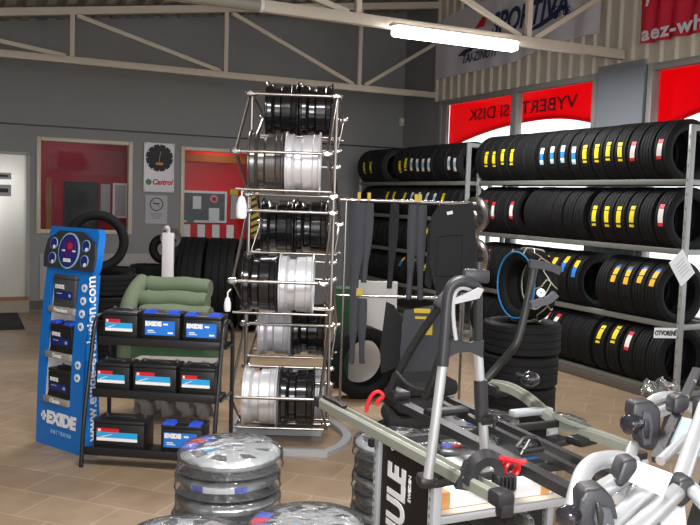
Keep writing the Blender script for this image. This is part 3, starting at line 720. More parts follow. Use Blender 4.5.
m = MB(); m.lathe([(0.07,-0.02),(0.115,-0.025),(0.12,0.0),(0.115,0.025),(0.07,0.02)], d=(0,1,0), n=26, closed=True); m.build('ring', 'rim_grey', t)
a, b = atd(176, 255, 9.7), atd(163, 292, 9.7)
m = MB(); m.tube([atd(181,248,9.7), atd(177,268,9.7), atd(170,284,9.7), atd(164,296,9.7)], 0, smooth=2, flat=(0.06, 0.01)); tag(m.build('rubber_strap', 'rubber'), 'black rubber strap hanging beside the white post', 'strap')

# green sofa
P = atd(166, 300, 7.3)
t = thing('sofa', 'green fabric folding sofa behind the black battery shelf', 'sofa', (P.x, P.y, 0), -YAW-R(4))
def roll(z, y, r, x0, x1, name, sy=1.0):
    m = MB(); k = 14; P_ = []
    for i in range(k+1):
        s = i/k; x = x0+(x1-x0)*s; q = 1.0 if 0.06 < s < 0.94 else 0.85; P_.append((x, q))
    rings = []
    for x, q in P_:
        rings.append([m.v((x, y+sy*r*q*math.cos(2*PI*j/16), z+r*0.78*q*math.sin(2*PI*j/16)+0.006*math.sin(x*17))) for j in range(16)])
    for i in range(k):
        for j in range(16): m.f([rings[i][j], rings[i][(j+1)%16], rings[i+1][(j+1)%16], rings[i+1][j]], 0, True)
    m.f(rings[0][::-1]); m.f(rings[-1]); m.build(name, 'sofa_green', t)
roll(0.80, 0.26, 0.12, -0.26, 0.33, 'backrest', 1.1); roll(0.70, 0.04, 0.12, -0.22, 0.36, 'cushion', 1.2); roll(0.60, -0.18, 0.13, -0.16, 0.44, 'cushion', 1.3)
m = MB(); m.box((0.06, 0.02, 0.26), (0.74, 0.62, 0.50), bev=.05); m.build('base', 'sofa_base', t)
m = MB(); m.tube([(-0.30, 0.26, 0.84), (-0.29, 0.02, 0.78), (-0.28, -0.20, 0.64), (-0.27, -0.26, 0.40), (-0.27, -0.26, 0.0)], 0.072, 12, smooth=2); m.build('armrest', 'sofa_green', t)
# grey plastic bundle in front of the sofa
P = atd(176, 405, 6.3); t = thing('plastic_bundle', 'grey sheet bundle in crumpled plastic on floor behind battery shelf', 'bundle', (P.x, P.y, 0), -YAW)
m = MB(); nx, nz = 16, 8
G = [[m.v((-0.30+0.60*i/nx, -0.10+0.06*math.sin(i*1.7+j)-0.012*j, 0.42*j/nz+0.015*math.sin(i*2.3)*(j > 0))) for j in range(nz+1)] for i in range(nx+1)]
H = [[m.v((-0.30+0.60*i/nx, 0.12, 0.40*j/nz)) for j in range(nz+1)] for i in range(nx+1)]
for i in range(nx):
    for j in range(nz): m.f([G[i][j], G[i+1][j], G[i+1][j+1], G[i][j+1]], 0, True); m.f([H[i][j], H[i][j+1], H[i+1][j+1], H[i+1][j]])
    m.f([G[i][nz], G[i+1][nz], H[i+1][nz], H[i][nz]], 0, True); m.f([G[i][0], H[i][0], H[i+1][0], G[i+1][0]])
for j in range(nz): m.f([G[0][j], G[0][j+1], H[0][j+1], H[0][j]]); m.f([G[nx][j], H[nx][j], H[nx][j+1], G[nx][j+1]])
m.build('bundle', 'shelf_grey', t)
# ================================================================== BATTERIES
def battery(loc, rz, kind, W, H, D, label, group):
    t = thing('car_battery', label, 'battery', loc, rz, group)
    m = MB(); m.box((0, 0, H*0.42), (W, D, H*0.84), bev=.006); m.box((0, -D/2-0.002, H*0.06), (W*0.96, 0.006, H*0.10)); m.build('case', 'case_grey' if kind == 'grey' else 'case_black', t)
    m = MB(); m.box((0, 0, H*0.90), (W+0.004, D+0.004, H*0.12), bev=.008); m.build('lid', 'case_grey' if kind == 'grey' else 'black_plastic', t)
    m = MB(); m.box((0, 0, H*0.965), (W*0.45, D*0.4, H*0.06), bev=.004); m.build('vent_cover', 'dark_plastic', t)
    if kind in ('blue', 'darkblue'):
        for s in (-1, 1):
            m = MB(); m.prism([(-W*.16, 0), (W*.16, 0), (W*.13, H*.10), (-W*.09, H*.12)] if s > 0 else [(-W*.16, 0), (W*.16, 0), (W*.09, H*.12), (-W*.13, H*.10)], (s*W*.31, -D/2-0.001, H*0.94), (1,0,0), (0,0,1), -D*0.4); m.build('terminal_cover', 'blue_cap', t)
    else:
        m = MB(); m.tube([(-W*.3, -D*.2, H*.98), (-W*.2, -D*.22, H*1.03), (W*.2, -D*.22, H*1.03), (W*.3, -D*.2, H*.98)], 0.006, 8); m.build('handle', 'dark_plastic', t)
        for s in (-1, 1): m = MB(); m.cyl((s*W*.38, D*.2, H*.95), (s*W*.38, D*.2, H*1.04), 0.009, 10); m.build('terminal', 'chrome_dull', t)
    yl = -D/2-0.0025
    if kind == 'red':
        m = MB(); z0, z1 = H*.30, H*.70; lw = W*.80; x0 = -lw/2-W*.03
        def bar(xa, xb, za, zb, mi): m.box(((xa+xb)/2, yl, (za+zb)/2), (xb-xa, 0.003, zb-za), mi=mi)
        bar(x0, x0+lw*.55, z1-H*.12, z1, 0); bar(x0, x0+lw, z0+H*.10, z1-H*.12, 1); bar(x0, x0+lw, z0, z0+H*.10, 2)
        lb = m.build('label', ['red', 'cyan', 'white'], t)
        m = MB(); m.box((x0+lw*.07, yl-0.002, z1-H*.06), (lw*.07, 0.001, H*.08)); m.prism([(0,0),(lw*.3,H*.1),(lw*.34,H*.1),(lw*.1,0)], (x0+lw*.06, yl-0.0025, z0+H*.12), (1,0,0), (0,0,1), 0.001)
        m.build('print', 'sticker_white', lb)
    elif kind == 'blue':
        m = MB(); m.box((-W*.02, yl, H*.47), (W*.80, 0.003, H*.48)); lb = m.build('label', 'blue_label', t)
        text('EXIDE', H*.19, 'white', 'lettering', lb, frame_M((-W*.20, yl-0.003, H*.60), (1,0,0), (0,0,1)), bold=0.003, sx=1.05)
        for a_, b_, c_, d_ in ((.13,.60,.12,.06), (-.27,.38,.16,.035), (-.24,.32,.22,.025), (.26,.32,.14,.06)): m = MB(); m.box((W*a_, yl-0.002, H*b_), (W*c_, 0.001, H*d_)); m.build('print', 'white', lb)
    else:
        m = MB(); m.box((0, yl, H*.36), (W*.78, 0.003, H*.24)); lb = m.build('label', 'blue_dark', t)
        text('EXIDE', H*.16, 'white', 'lettering', lb, frame_M((-W*.18, yl-0.003, H*.60), (1,0,0), (0,0,1)), bold=0.002, sx=1.0)
        m = MB(); m.box((-W*.2, yl-0.002, H*.40), (W*.25, 0.001, H*.03)); m.box((W*.28, yl-0.002, H*.36), (W*.10, 0.001, H*.09)); m.build('print', 'sticker_pale', lb)
    return t

# ------------------------------------------------------------------ blue display stand
SU = Vector((0.487, -0.873, 0)).normalized()          # along the front, left to right
SBk = Vector((0.873, 0.487, 0))                       # into the stand
SO = Vector((0.575, 5.49, 0))
rzS = math.atan2(SU.y, SU.x)
t = thing('battery_display', 'tall blue battery display stand with gauge panel and three batteries', 'display stand', SO, rzS); DISP = t
SW = 0.47
def lean(z): return 0.12*(z/1.45) - 0.03*math.sin(PI*min(z, 1.45)/1.45)
def fr(x, z, d=0.0): return (x, lean(z)+d, z)
# front board with an opening
m = MB(); zs = [0.0, 0.1, 0.2, 0.285, 0.4, 0.55, 0.7, 0.85, 1.0, 1.10, 1.15]
ox0, ox1, oz0, oz1 = -0.155, 0.11, 0.285, 1.10
for i in range(len(zs)-1):
    za, zb = zs[i], zs[i+1]; segs = [(-SW/2, SW/2)] if (zb <= oz0 or za >= oz1) else [(-SW/2, ox0), (ox1, SW/2)]
    for xa, xb in segs:
        q = [m.v(fr(x, z, d)) for d in (0, 0.012) for x, z in ((xa, za), (xb, za), (xb, zb), (xa, zb))]
        for f in ((0,1,2,3),(7,6,5,4),(0,4,5,1),(1,5,6,2),(2,6,7,3),(3,7,4,0)): m.f([q[j] for j in f])
fbd = m.build('front_board', 'blue', t)
# side wings
for s in (-1, 1):
    m = MB(); A = []; Bk = []
    for z in zs: A.append((s*SW/2, lean(z)+0.0, z)); Bk.append((s*SW/2, 0.15-0.05*z, z))
    V0 = [m.v(p) for p in A]; V1 = [m.v(p) for p in Bk]; V2 = [m.v((p[0]-s*0.01, p[1], p[2])) for p in A]; V3 = [m.v((p[0]-s*0.01, p[1], p[2])) for p in Bk]
    for i in range(len(zs)-1):
        m.f([V0[i], V0[i+1], V1[i+1], V1[i]]); m.f([V2[i], V3[i], V3[i+1], V2[i+1]]); m.f([V1[i], V1[i+1], V3[i+1], V3[i]])
    side = m.build('side_board', 'blue_side', t)
# white recess and shelves
m = MB(); dd = 0.15
q0 = [m.v(fr(x, z, 0.006)) for x, z in ((ox0, oz0), (ox1, oz0), (ox1, oz1), (ox0, oz1))]
q1 = [m.v(fr(x, z, dd)) for x, z in ((ox0, oz0), (ox1, oz0), (ox1, oz1), (ox0, oz1))]
m.f([q1[0], q1[1], q1[2], q1[3]])
for i in range(4): m.f([q0[i], q0[(i+1)%4], q1[(i+1)%4], q1[i]])
g = 0.006; q2 = [m.v(fr(x, z, 0.010)) for x, z in ((ox0-g, oz0-g), (ox1+g, oz0-g), (ox1+g, oz1+g), (ox0-g, oz1+g))]
q3 = [m.v(fr(x, z, dd+g)) for x, z in ((ox0-g, oz0-g), (ox1+g, oz0-g), (ox1+g, oz1+g), (ox0-g, oz1+g))]
m.f(q3, 1)
for i in range(4): m.f([q2[i], q2[(i+1)%4], q3[(i+1)%4], q3[i]], 1); m.f([q0[i], q0[(i+1)%4], q2[(i+1)%4], q2[i]], 1)
m.build('recess', ['white_paint', 'blue_side'], t)
SHZ = (0.285, 0.575, 0.865)
for z, nm, k in zip(SHZ, ('Classic', 'Great', 'Premium'), (0, 1, 2)):
    m = MB(); m.box(((ox0+ox1)/2, lean(z)+0.065, z+0.02), (ox1-ox0-0.004, 0.16, 0.04), bev=.004); sh = m.build('shelf', 'shelf_grey', t)
    text(nm, 0.038, 'white', 'lettering', sh, frame_M(((ox0+ox1)/2, lean(z)-0.0175, z+0.02), (1,0,0), (0,0,1)), bold=0.001)
    bl = {0: 'dark battery on the lowest shelf of the blue display stand', 1: 'dark battery with blue caps on middle shelf of blue display stand', 2: 'grey battery on the top shelf of the blue display stand'}[k]
    wpos = SO + Matrix.Rotation(rzS, 3, 'Z') @ Vector(((ox0+ox1)/2+0.01, lean(z)+0.072, z+0.0405))
    battery(wpos, rzS, ('dark', 'darkblue', 'grey')[k], 0.22, 0.19 if k < 2 else 0.21, 0.135, bl, 'batteries in the blue display')
text('EXIDE', 0.105, 'white', 'lettering', fbd, frame_M((0.03, lean(0.19)-0.004, 0.185), (1,0,0), (0,0.06,1)), bold=0.006, sx=1.05)
m = MB(); m.box((-0.155, lean(0.19)-0.003, 0.19), (0.05, 0.003, 0.022)); m.box((-0.155, lean(0.19)-0.003, 0.19), (0.02, 0.003, 0.06)); m.build('plus_mark', 'white', fbd)
text('BATTERIES', 0.034, 'sticker_pale', 'lettering', fbd, frame_M((0.03, lean(0.10)-0.004, 0.10), (1,0,0), (0,0.06,1)), bold=0.0005, spacing=1.35)
# icons down the right side of the front
for k, z in enumerate((1.04, 0.96, 0.88, 0.80, 0.56, 0.48)):
    m = MB(); m.cyl((0.175, lean(z)+0.002, z), (0.175, lean(z)-0.004, z), 0.026, 14); m.box((0.175, lean(z)-0.004, z), (0.018, 0.003, 0.018), mi=1); m.build('icon', ['white', 'blue'], fbd)
# web address on the right side board
text('www.exide-evolution.com', 0.098, 'white', 'lettering', side, frame_M((SW/2+0.003, 0.075, 0.60), (0, -0.02, 1), (0, -1, -0.02)), bold=0.0015, sx=1.0, spacing=1.0)
# gauge panel
m = MB(); m.prism([(-0.235,1.13),(0.235,1.13),(0.255,1.18),(0.255,1.37),(0.235,1.41),(-0.235,1.41),(-0.255,1.37),(-0.255,1.18)], (0, lean(1.18)-0.14*1.18, 0), (1,0,0), (0,0.14,1), -0.05); pn = m.build('head_board', 'blue', t)
m = MB(); m.prism([(-0.25,1.145),(0.25,1.145),(0.262,1.22),(0.24,1.325),(0.12,1.385),(-0.12,1.385),(-0.24,1.325),(-0.262,1.22)], (0, lean(1.18)-0.14*1.18-0.003, 0), (1,0,0), (0,0.14,1), 0.015); gp = m.build('gauge_panel', 'gauge_dark', t)
nd = Vector((0, -1, 0.14)).normalized()
def disc(cx, cz, r, sxx, name, mat, d0, d1, par, n=28):
    c = Vector((cx, lean(1.18)+0.14*(cz-1.18), cz)); m = MB(); a = Vector((1,0,0)); b = nd.cross(a)
    A = [m.v(c+nd*d0+a*(r*sxx*math.cos(2*PI*i/n))+b*(r*math.sin(2*PI*i/n))) for i in range(n)]
    B = [m.v(c+nd*d1+a*(r*sxx*math.cos(2*PI*i/n))+b*(r*math.sin(2*PI*i/n))) for i in range(n)]
    for i in range(n): m.f([A[i], A[(i+1)%n], B[(i+1)%n], B[i]])
    m.f(A[::-1]); m.f(B); return m.build(name, mat, par)
g = disc(0, 1.26, 0.115, 0.92, 'gauge', 'sticker_pale', 0.016, 0.024, gp); disc(0, 1.26, 0.105, 0.92, 'gauge_face', 'blue_dark', 0.024, 0.026, gp)
disc(0.01, 1.28, 0.065, 1.0, 'gauge_centre', 'gauge_purple', 0.026, 0.028, gp); disc(0.015, 1.29, 0.022, 1.0, 'gauge_mark', 'red', 0.028, 0.030, gp)
c = Vector((0, lean(1.18)+0.14*0.02, 1.20))+nd*0.029; m = MB(); m.box(c, (0.07, 0.004, 0.022)); m.box(c+Vector((-0.045,0.008,0.06)), (0.025,0.004,0.01)); m.box(c+Vector((0.06,0.008,0.06)), (0.025,0.004,0.01)); m.build('gauge_print', 'white', gp)
for sx in (-1, 1):
    for cz in (1.30, 1.205):
        disc(sx*0.165, cz, 0.038, 1.0, 'small_gauge', 'sticker_pale', 0.014, 0.022, gp, 20); disc(sx*0.165, cz, 0.033, 1.0, 'small_gauge_face', 'blue_dark', 0.022, 0.024, gp, 20); disc(sx*0.165+0.012, cz-0.022, 0.012, 1, 'small_gauge_mark', 'white', 0.024, 0.026, gp, 12)

# ------------------------------------------------------------------ black battery shelf
BE = Vector((0.853, -0.522, 0)); BN = Vector((0.522, 0.853, 0)); rzB = math.atan2(BE.y, BE.x)
BO = Vector((0.69, 5.09, 0)); BL = 0.78
t = thing('battery_shelf', 'black metal three-tier shelf holding eight batteries', 'shelf', BO, rzB); BSH = t
TIERS = ((0.10, 0.0), (0.43, 0.10), (0.735, 0.19))
for z, y in TIERS:
    m = MB(); m.box((BL/2, y+0.095, z-0.012), (BL, 0.195, 0.024), bev=.003); m.box((BL/2, y-0.006, z-0.004), (BL, 0.012, 0.05), bev=.003); m.build('tier', 'black_metal', t)
for x in (-0.012, BL+0.012):
    m = MB(); m.tube([(x, -0.03, 0.0), (x, -0.005, 0.25), (x, 0.07, 0.55), (x, 0.135, 0.80), (x, 0.165, 0.865), (x, 0.22, 0.885), (x, 0.30, 0.87), (x, 0.375, 0.80), (x, 0.385, 0.70), (x, 0.385, 0.0)], 0.013, 10, smooth=1); m.build('side_frame', 'black_metal', t)
    for z, y in TIERS: m = MB(); m.cyl((x, y+0.02, z-0.02), (x, 0.385, z-0.02), 0.008, 8); m.build('bracket', 'black_metal', t)
mB = Matrix.Rotation(rzB, 3, 'Z')
def put(tier, x, kind, W, H, label):
    z, y = TIERS[tier]; D = 0.17
    battery(BO + mB @ Vector((x, y+D/2+0.015, z+0.0005)), rzB, kind, W, H, D, label, 'batteries on the black shelf')
put(2, 0.125, 'red', 0.215, 0.185, 'black battery with red and blue label, left end of top shelf')
put(2, 0.385, 'blue', 0.235, 0.185, 'blue-labelled battery with blue caps in the middle of top shelf')
put(2, 0.645, 'blue', 0.235, 0.18, 'blue-labelled battery with blue caps, right end of top shelf')
put(1, 0.115, 'red', 0.215, 0.185, 'black battery with red and blue label, left end of middle shelf')
put(1, 0.38, 'red', 0.27, 0.19, 'wide black battery with red and blue label, centre of middle shelf')
put(1, 0.645, 'red', 0.215, 0.185, 'black battery with red and blue label, right end of middle shelf')
put(0, 0.20, 'red', 0.315, 0.19, 'widest black battery with red label, left on the bottom shelf')
put(0, 0.585, 'blue', 0.25, 0.185, 'blue-labelled battery with blue caps, right on the bottom shelf')
# ================================================================== WHEEL CAROUSEL
CA = Vector((0.909, -0.417, 0)); CN = Vector((0.417, 0.909, 0)); rzC = math.atan2(CA.y, CA.x)
CO = Vector((1.57, 5.05, 0)); CL = 0.573
t = thing('wheel_rack', 'tall chromed tubular wheel rack carrying pairs of wheel rims', 'rack', CO, rzC); WR = t
front = [(0.40,2.33),(0.0,1.925),(0.40,1.66),(0.40,1.55),(0.0,1.11),(0.40,0.90),(0.40,0.78),(0.0,0.365),(0.38,0.10)]
back = [(0.44,2.33),(0.88,2.22),(0.48,1.97),(0.48,1.86),(0.88,1.46),(0.48,1.21),(0.48,1.09),(0.88,0.72),(0.48,0.47),(0.48,0.36),(0.88,0.10)]
clamp0 = None
for x in (0.0, CL):
    m = MB(); SK = 0.10
    for ch in (front, back):
        for a, b in zip(ch, ch[1:]): m.cyl((x+SK*a[0], a[0], a[1]), (x+SK*b[0], b[0], b[1]), 0.0105, 8)
    for z in (2.33, 1.60, 0.84): m.cyl((x+SK*.4, 0.40, z), (x+SK*.48, 0.48, z), 0.009, 8)
    m.cyl((x+SK*.44, 0.44, 0.05), (x+SK*.44, 0.44, 2.35), 0.012, 8)
    sf = m.build('side_frame', 'chrome_dull', t)
    for ch in (front, back):
        for y, z in ch:
            if clamp0 is None:
                m = MB(); m.cyl((-0.02, 0, 0), (0.02, 0, 0), 0.02, 10); m.sphere((0.02, 0, 0), 0.018, 10); m.sphere((-0.02, 0, 0), 0.018, 10); m.cyl((0, -0.022, 0), (0, 0.022, 0), 0.014, 8)
                clamp0 = m.build('clamp', 'chrome', sf); c = clamp0
            else: c = clamp0.copy(); COL.objects.link(c); c.parent = sf
            c.location = (x+SK*y, y, z)
def bar(y, z, r=0.0105):
    m = MB(); m.cyl((-0.02+0.1*y, y, z), (CL+0.02+0.1*y, y, z), r, 10); return m.build('cross_bar', 'chrome_dull', t)
for y, z in front + back[1:]: bar(y, z)
# cradle bars under each pair
ROWS_F = [(0.235, 1.86), (0.235, 1.065), (0.235, 0.31)]; ROWS_B = [(0.66, 2.235), (0.66, 1.43), (0.66, 0.70), (0.66, 0.225)]
RR = 0.20
for y, z in ROWS_F + ROWS_B:
    if (y, z) == ROWS_B[-1]: continue
    for s in (-1, 1):
        bar(y+s*0.125, z-0.1705, 0.008)
        for x in (0.0, CL):
            yy = 0.44
            m = MB(); m.cyl((x+0.1*(y+s*.125), y+s*0.125, z-0.1705), (x+0.1*yy, yy, z-0.19), 0.007, 6); m.build('bracket', 'chrome_dull', t)
# feet
m = MB(); m.tube([(-0.05, 0.02, 0.022), (CL+0.06, -0.02, 0.022)], 0, flat=(0.035, 0.044)); 
for x in (0.10, 0.34, 0.58): m.cyl((x, -0.022, 0.022), (x, -0.03, 0.022), 0.010, 10, mi=1)
m.build('front_foot', ['post_grey', 'office_dark'], t)
for s, x, k_ in ((1, CL, 1.0), (-1, 0.0, 0.15)):
    m = MB(); m.tube([(x+s*k_*0.04, 0.0, 0.015), (x+s*k_*0.16, 0.18, 0.015), (x+s*k_*0.20, 0.40, 0.02), (x+s*k_*0.13, 0.62, 0.02), (x+s*0.02, 0.88, 0.015)], 0, smooth=2, flat=(0.055, 0.03)); m.build('side_foot', 'post_grey', t)
m = MB(); m.box((CL/2, 0.44, 0.03), (CL+0.02, 0.05, 0.05)); m.box((CL/2, 0.88, 0.04), (CL+0.02, 0.05, 0.05)); m.build('base_beam', 'post_grey', t)

# ------------------------------------------------------------------ rims
def rim(mat, w=0.225, r=RR, disc=True):
    h = w/2
    prof = [(r-.012,-h),(r,-h),(r+.003,-h+.005),(r+.002,-h+.010),(r-.010,-h+.012),(r-.015,-h+.016),(r-.017,-h+.042),(r-.011,-h+.047),(r-.017,-h+.053),(r-.036,-h+.066),(r-.037,-h+.100),(r-.020,-h+.114),
            (r-.018,h-.052),(r-.012,h-.047),(r-.017,h-.042),(r-.014,h-.016),(r-.009,h-.012),(r+.002,h-.010),(r+.003,h-.005),(r,h),(r-.012,h),
            (r-.022,h-.015),(r-.028,h-.06),(r-.047,-h+.095),(r-.045,-h+.066),(r-.025,-h+.02)]
    m = MB(); m.lathe(prof, d=(1,0,0), n=48, closed=True); o = m.build('steel_wheel', mat)
    m = MB(); hd = h-0.05
    m.lathe([(0.028, hd-0.02), (0.028, hd), (0.075, hd+0.004), (0.085, hd-0.012), (0.085, hd-0.022), (0.03, hd-0.024)], d=(1,0,0), n=24, closed=True)
    for k in range(6):
        a = 2*PI*k/6; c, s = math.cos(a), math.sin(a); tv = Vector((0, -s, c))
        p, q = Vector((hd-0.01, c*0.07, s*0.07)), Vector((hd-0.005, c*(r-0.022), s*(r-0.022)))
        m.tube([p, q], 0, flat=(0.02, 0.045))
    m.build('wheel_disc', mat, o); return o
RIMS = {}
def put_rim(x, row, mat, label, w=0.225):
    y, z = row
    if mat not in RIMS: o = RIMS[mat] = rim(mat)
    else: o = copy_tree(RIMS[mat])
    p = CO + Matrix.Rotation(rzC, 3, 'Z') @ Vector((x+0.1*(y-0.1), y, z+0.013)); o.location = p
    o.rotation_euler = Matrix.Rotation(rzC, 3, 'Z').to_euler(); tag(o, label, 'wheel rim', 'rims on the wheel rack')
xa, xb = 0.165, 0.40
put_rim(xa+0.02, ROWS_B[0], 'rim_black', 'glossy black rim at the left of the topmost pair')
put_rim(xb+0.02, ROWS_B[0], 'rim_black', 'glossy black rim at the right of the topmost pair')
put_rim(xa, ROWS_F[0], 'rim_grey', 'dark grey rim left in the second pair from top')
put_rim(xb, ROWS_F[0], 'rim_silver', 'silver rim right in the second pair from top')
put_rim(xa+0.01, ROWS_B[1], 'rim_black', 'black rim left in the third pair, behind dark and silver rims')
put_rim(xb+0.01, ROWS_B[1], 'rim_black', 'black rim right in the third pair, behind dark and silver rims')
put_rim(xa-0.02, ROWS_F[1], 'rim_black', 'black rim left in the fourth pair, beside a silver one')
put_rim(xb-0.02, ROWS_F[1], 'rim_silver', 'silver rim right in fourth pair, at middle of the rack')
put_rim(xa+0.01, ROWS_B[2], 'rim_silver', 'silver rim left in the fifth pair, set further back')
put_rim(xb+0.01, ROWS_B[2], 'rim_black', 'black rim right in the fifth pair, set further back')
put_rim(xa, ROWS_F[2], 'rim_silver', 'silver rim left in the bottom pair near the floor')
put_rim(xb+0.005, ROWS_F[2], 'rim_black', 'black rim right in the bottom pair near the floor')
put_rim(xa+0.02, ROWS_B[3], 'rim_black', 'black rim behind the silver rim at the rack bottom')
put_rim(xb+0.02, ROWS_B[3], 'rim_silver', 'silver rim mostly hidden behind the bottom black rim')
# white handle shapes hanging on the left frame
for (px, y0, y1, Z, lab, r) in ((241, 196, 219, 5.35, 'white plastic bottle-shaped weight hanging on the rack at upper left', 0.036), (227, 297, 312, 5.2, 'small white plastic weight hanging low on the left of rack', 0.022)):
    a, b = atd(px, y0, Z), atd(px+1, y1, Z); c = (a+b)/2; L = (a-b).length
    q = thing('hanging_weight', lab, 'weight', c)
    m = MB(); m.lathe([(0, -L/2), (r*.8, -L/2+.004), (r, -L/2+.02), (r*.95, L*.1), (r*.6, L*.42), (r*.3, L/2), (0, L/2)], n=16); m.build('grip', 'white', q)
    m = MB(); m.tube([(0,0,L/2-.005), (0.0,0.0,L/2+0.03), (0.02,0.0,L/2+0.05)], 0.005, 6); m.build('cord', 'sticker_white', q)

# ================================================================== HANGING RAIL WITH STRIPS AND MATS
HA, HB = atd(345, 200, 6.5), atd(473, 200, 6.5)
d = (HB-HA); d.z = 0; HLn = d.length; HU = d.normalized(); HN = Vector((-HU.y, HU.x, 0)); rzH = math.atan2(HU.y, HU.x)
H1, H2 = 1.645, 0.895
t = thing('hanging_rail', 'silver two-bar clothes rail hung with grey strips and mats', 'rail', (HA.x, HA.y, 0), rzH)
m = MB(); m.cyl((-0.04, 0, H1), (HLn+0.03, 0, H1), 0.013, 12); m.build('top_bar', 'chrome', t)
m = MB(); m.cyl((-0.04, 0, H2), (0.76, 0, H2), 0.011, 12); m.build('lower_bar', 'chrome', t)
for x in (0.01, HLn-0.04):
    m = MB(); m.cyl((x, 0.015, 0.03), (x, 0.015, H1+0.02), 0.011, 10); m.build('post', 'chrome_dull', t)
    m = MB(); m.cyl((x, -0.25, 0.02), (x, 0.28, 0.02), 0.013, 10); m.build('foot', 'chrome_dull', t)
m = MB(); m.cyl((0.76, 0, H2), (HLn-0.04, 0.015, H2), 0.009, 8); m.build('lower_bar_end', 'bar_black', t)
mH = Matrix.Rotation(rzH, 3, 'Z'); HO = Vector((HA.x, HA.y, 0))
def hx(px, Z=6.5): return (atd(px, 200, Z)-HO).dot(HU)
def strip(px, w, ztop, zbot, mat, label, tagged, sway=0.02, n=1, group=None, cat='rubber strip', name='rubber_strip', bend=0.0):
    q = thing(name, label, cat, HO + mH @ Vector((hx(px), 0, ztop)), rzH, group); h = ztop-zbot
    for k in range(n):
        x = (k-(n-1)/2)*w*0.9; m = MB(); P_ = []
        for i in range(9):
            s = i/8; P_.append((x*(1-0.3*s)+sway*s*s*(1 if k % 2 else -1)+bend*math.sin(PI*s), -0.012-0.006*k, -0.02-h*s))
        m.tube(P_, 0, flat=(0.010, w)) if False else None
        A = []
        for i, p in enumerate(P_):
            ww = w*(0.55+0.45*math.sin(PI*min(1, i/8+0.25)))
            A.append([m.v((p[0]+sx*ww/2, p[1]+dy+(0.012 if abs(sx) < .5 else 0)*-1, p[2])) for sx, dy in ((-1,0),(-.45,0),(.45,0),(1,0),(1,.012),(-1,.012))])
        for i in range(8):
            for j in range(6): m.f([A[i][j], A[i][(j+1)%6], A[i+1][(j+1)%6], A[i+1][j]])
        m.f(A[0]); m.f(A[-1][::-1]); m.build('strip', mat, q)
    m = MB(); m.tube([(0, -0.012, -0.03), (0, -0.016, 0.005), (0, 0.0, 0.018), (0, 0.016, 0.0)], 0.003, 6, smooth=1); m.build('hanger', 'chrome_dull', q)
    if tagged:
        for k in range(n): m = MB(); m.box(((k-(n-1)/2)*0.03, -0.018, 0.03), (0.026, 0.004, 0.06)); m.build('price_tag', 'yellow_orange' if tagged == 2 else 'hazard_yellow', q)
    return q
strip(359, 0.12, H1, 0.88, 'mat_grey', 'wide grey rubber strip with yellow tag, leftmost on the top rail', 1)
strip(369, 0.085, H1, 1.02, 'mat_grey', 'grey rubber strip with yellow tag, second from left on top rail', 1)
strip(395, 0.075, H1, 0.98, 'mat_dark', 'dark narrow rubber strip, third from left on the top rail', 0)
strip(418, 0.08, H1, 0.90, 'mat_grey', 'pair of grey rubber strips with a yellow tag near the black mats', 1, n=2)
strip(362, 0.075, H2, 0.38, 'mat_grey', 'pair of grey strips with yellow tags on the lower rail', 1, n=2)
def mat_sheet(name, pts, Z, mat, label, th=0.012, extra=None, group=None, cat='car mat'):
    """sheet hanging in the vertical plane of the rail at depth Z, its outline in photograph points"""
    P = [atd(x, y, Z) for x, y in pts]; c = sum(P, Vector())/len(P)
    q = thing(name, label, cat, c, rzH, group); iv = mH.inverted(); L_ = [iv @ (p-c) for p in P]
    m = MB(); m.prism([(p.x, p.z) for p in L_], (0, 0, 0), (1,0,0), (0,0,1), th); b = m.build('mat', mat, q); return q, c
q, c = mat_sheet('car_mat', ((431,217),(438,206),(472,203),(478,260),(470,292),(437,296),(429,262)), 6.42, 'mat_dark', 'large black car mat hanging at the right of the rail')
m = MB(); m.box((-0.02, -0.013-.002, 0.27), (0.045, 0.003, 0.025), M=Matrix.Rotation(R(-15), 3, 'Y')); m.build('tag', 'white', q)
m = MB(); m.tube([(0.0,-0.014,0.10),(0.09,-0.014,0.10),(0.09,-0.014,-0.22),(-0.1,-0.014,-0.22),(-0.1,-0.014,0.08)], 0.004, 6, closed=True); m.build('edging', 'black_plastic', q)
for s in (-1, 1): m = MB(); m.tube([(s*0.1,0.006,0.30),(s*0.1,0.006,0.36)], 0.003, 6); m.build('hanger', 'chrome_dull', q)
q, c = mat_sheet('car_mat', ((428,225),(433,214),(437,230),(431,290),(425,285)), 6.52, 'mat_dark', 'black car mat hanging just behind the large black one')
q, c = mat_sheet('car_mat', ((386,301),(394,305),(402,318),(401,366),(381,374),(380,350)), 6.45, 'mat_dark', 'dark grey trapezoid car mat hanging on the lower rail')
q, c = mat_sheet('car_mat', ((404,310),(436,304),(446,330),(447,378),(428,400),(402,396),(400,350)), 6.35, 'mat_grey', 'grey car mat with yellow packing at right of lower rail')
for (x0, y0, x1, y1) in ((414,308,430,313), (415,316,430,319), (424,320,432,335)):
    a, b = atd(x0, y0, 6.33)-c, atd(x1, y1, 6.33)-c; a, b = mH.inverted() @ a, mH.inverted() @ b
    m = MB(); m.box(((a.x+b.x)/2, -0.016, (a.z+b.z)/2), (b.x-a.x, 0.006, a.z-b.z)); m.build('packing_band', 'hazard_yellow', q)
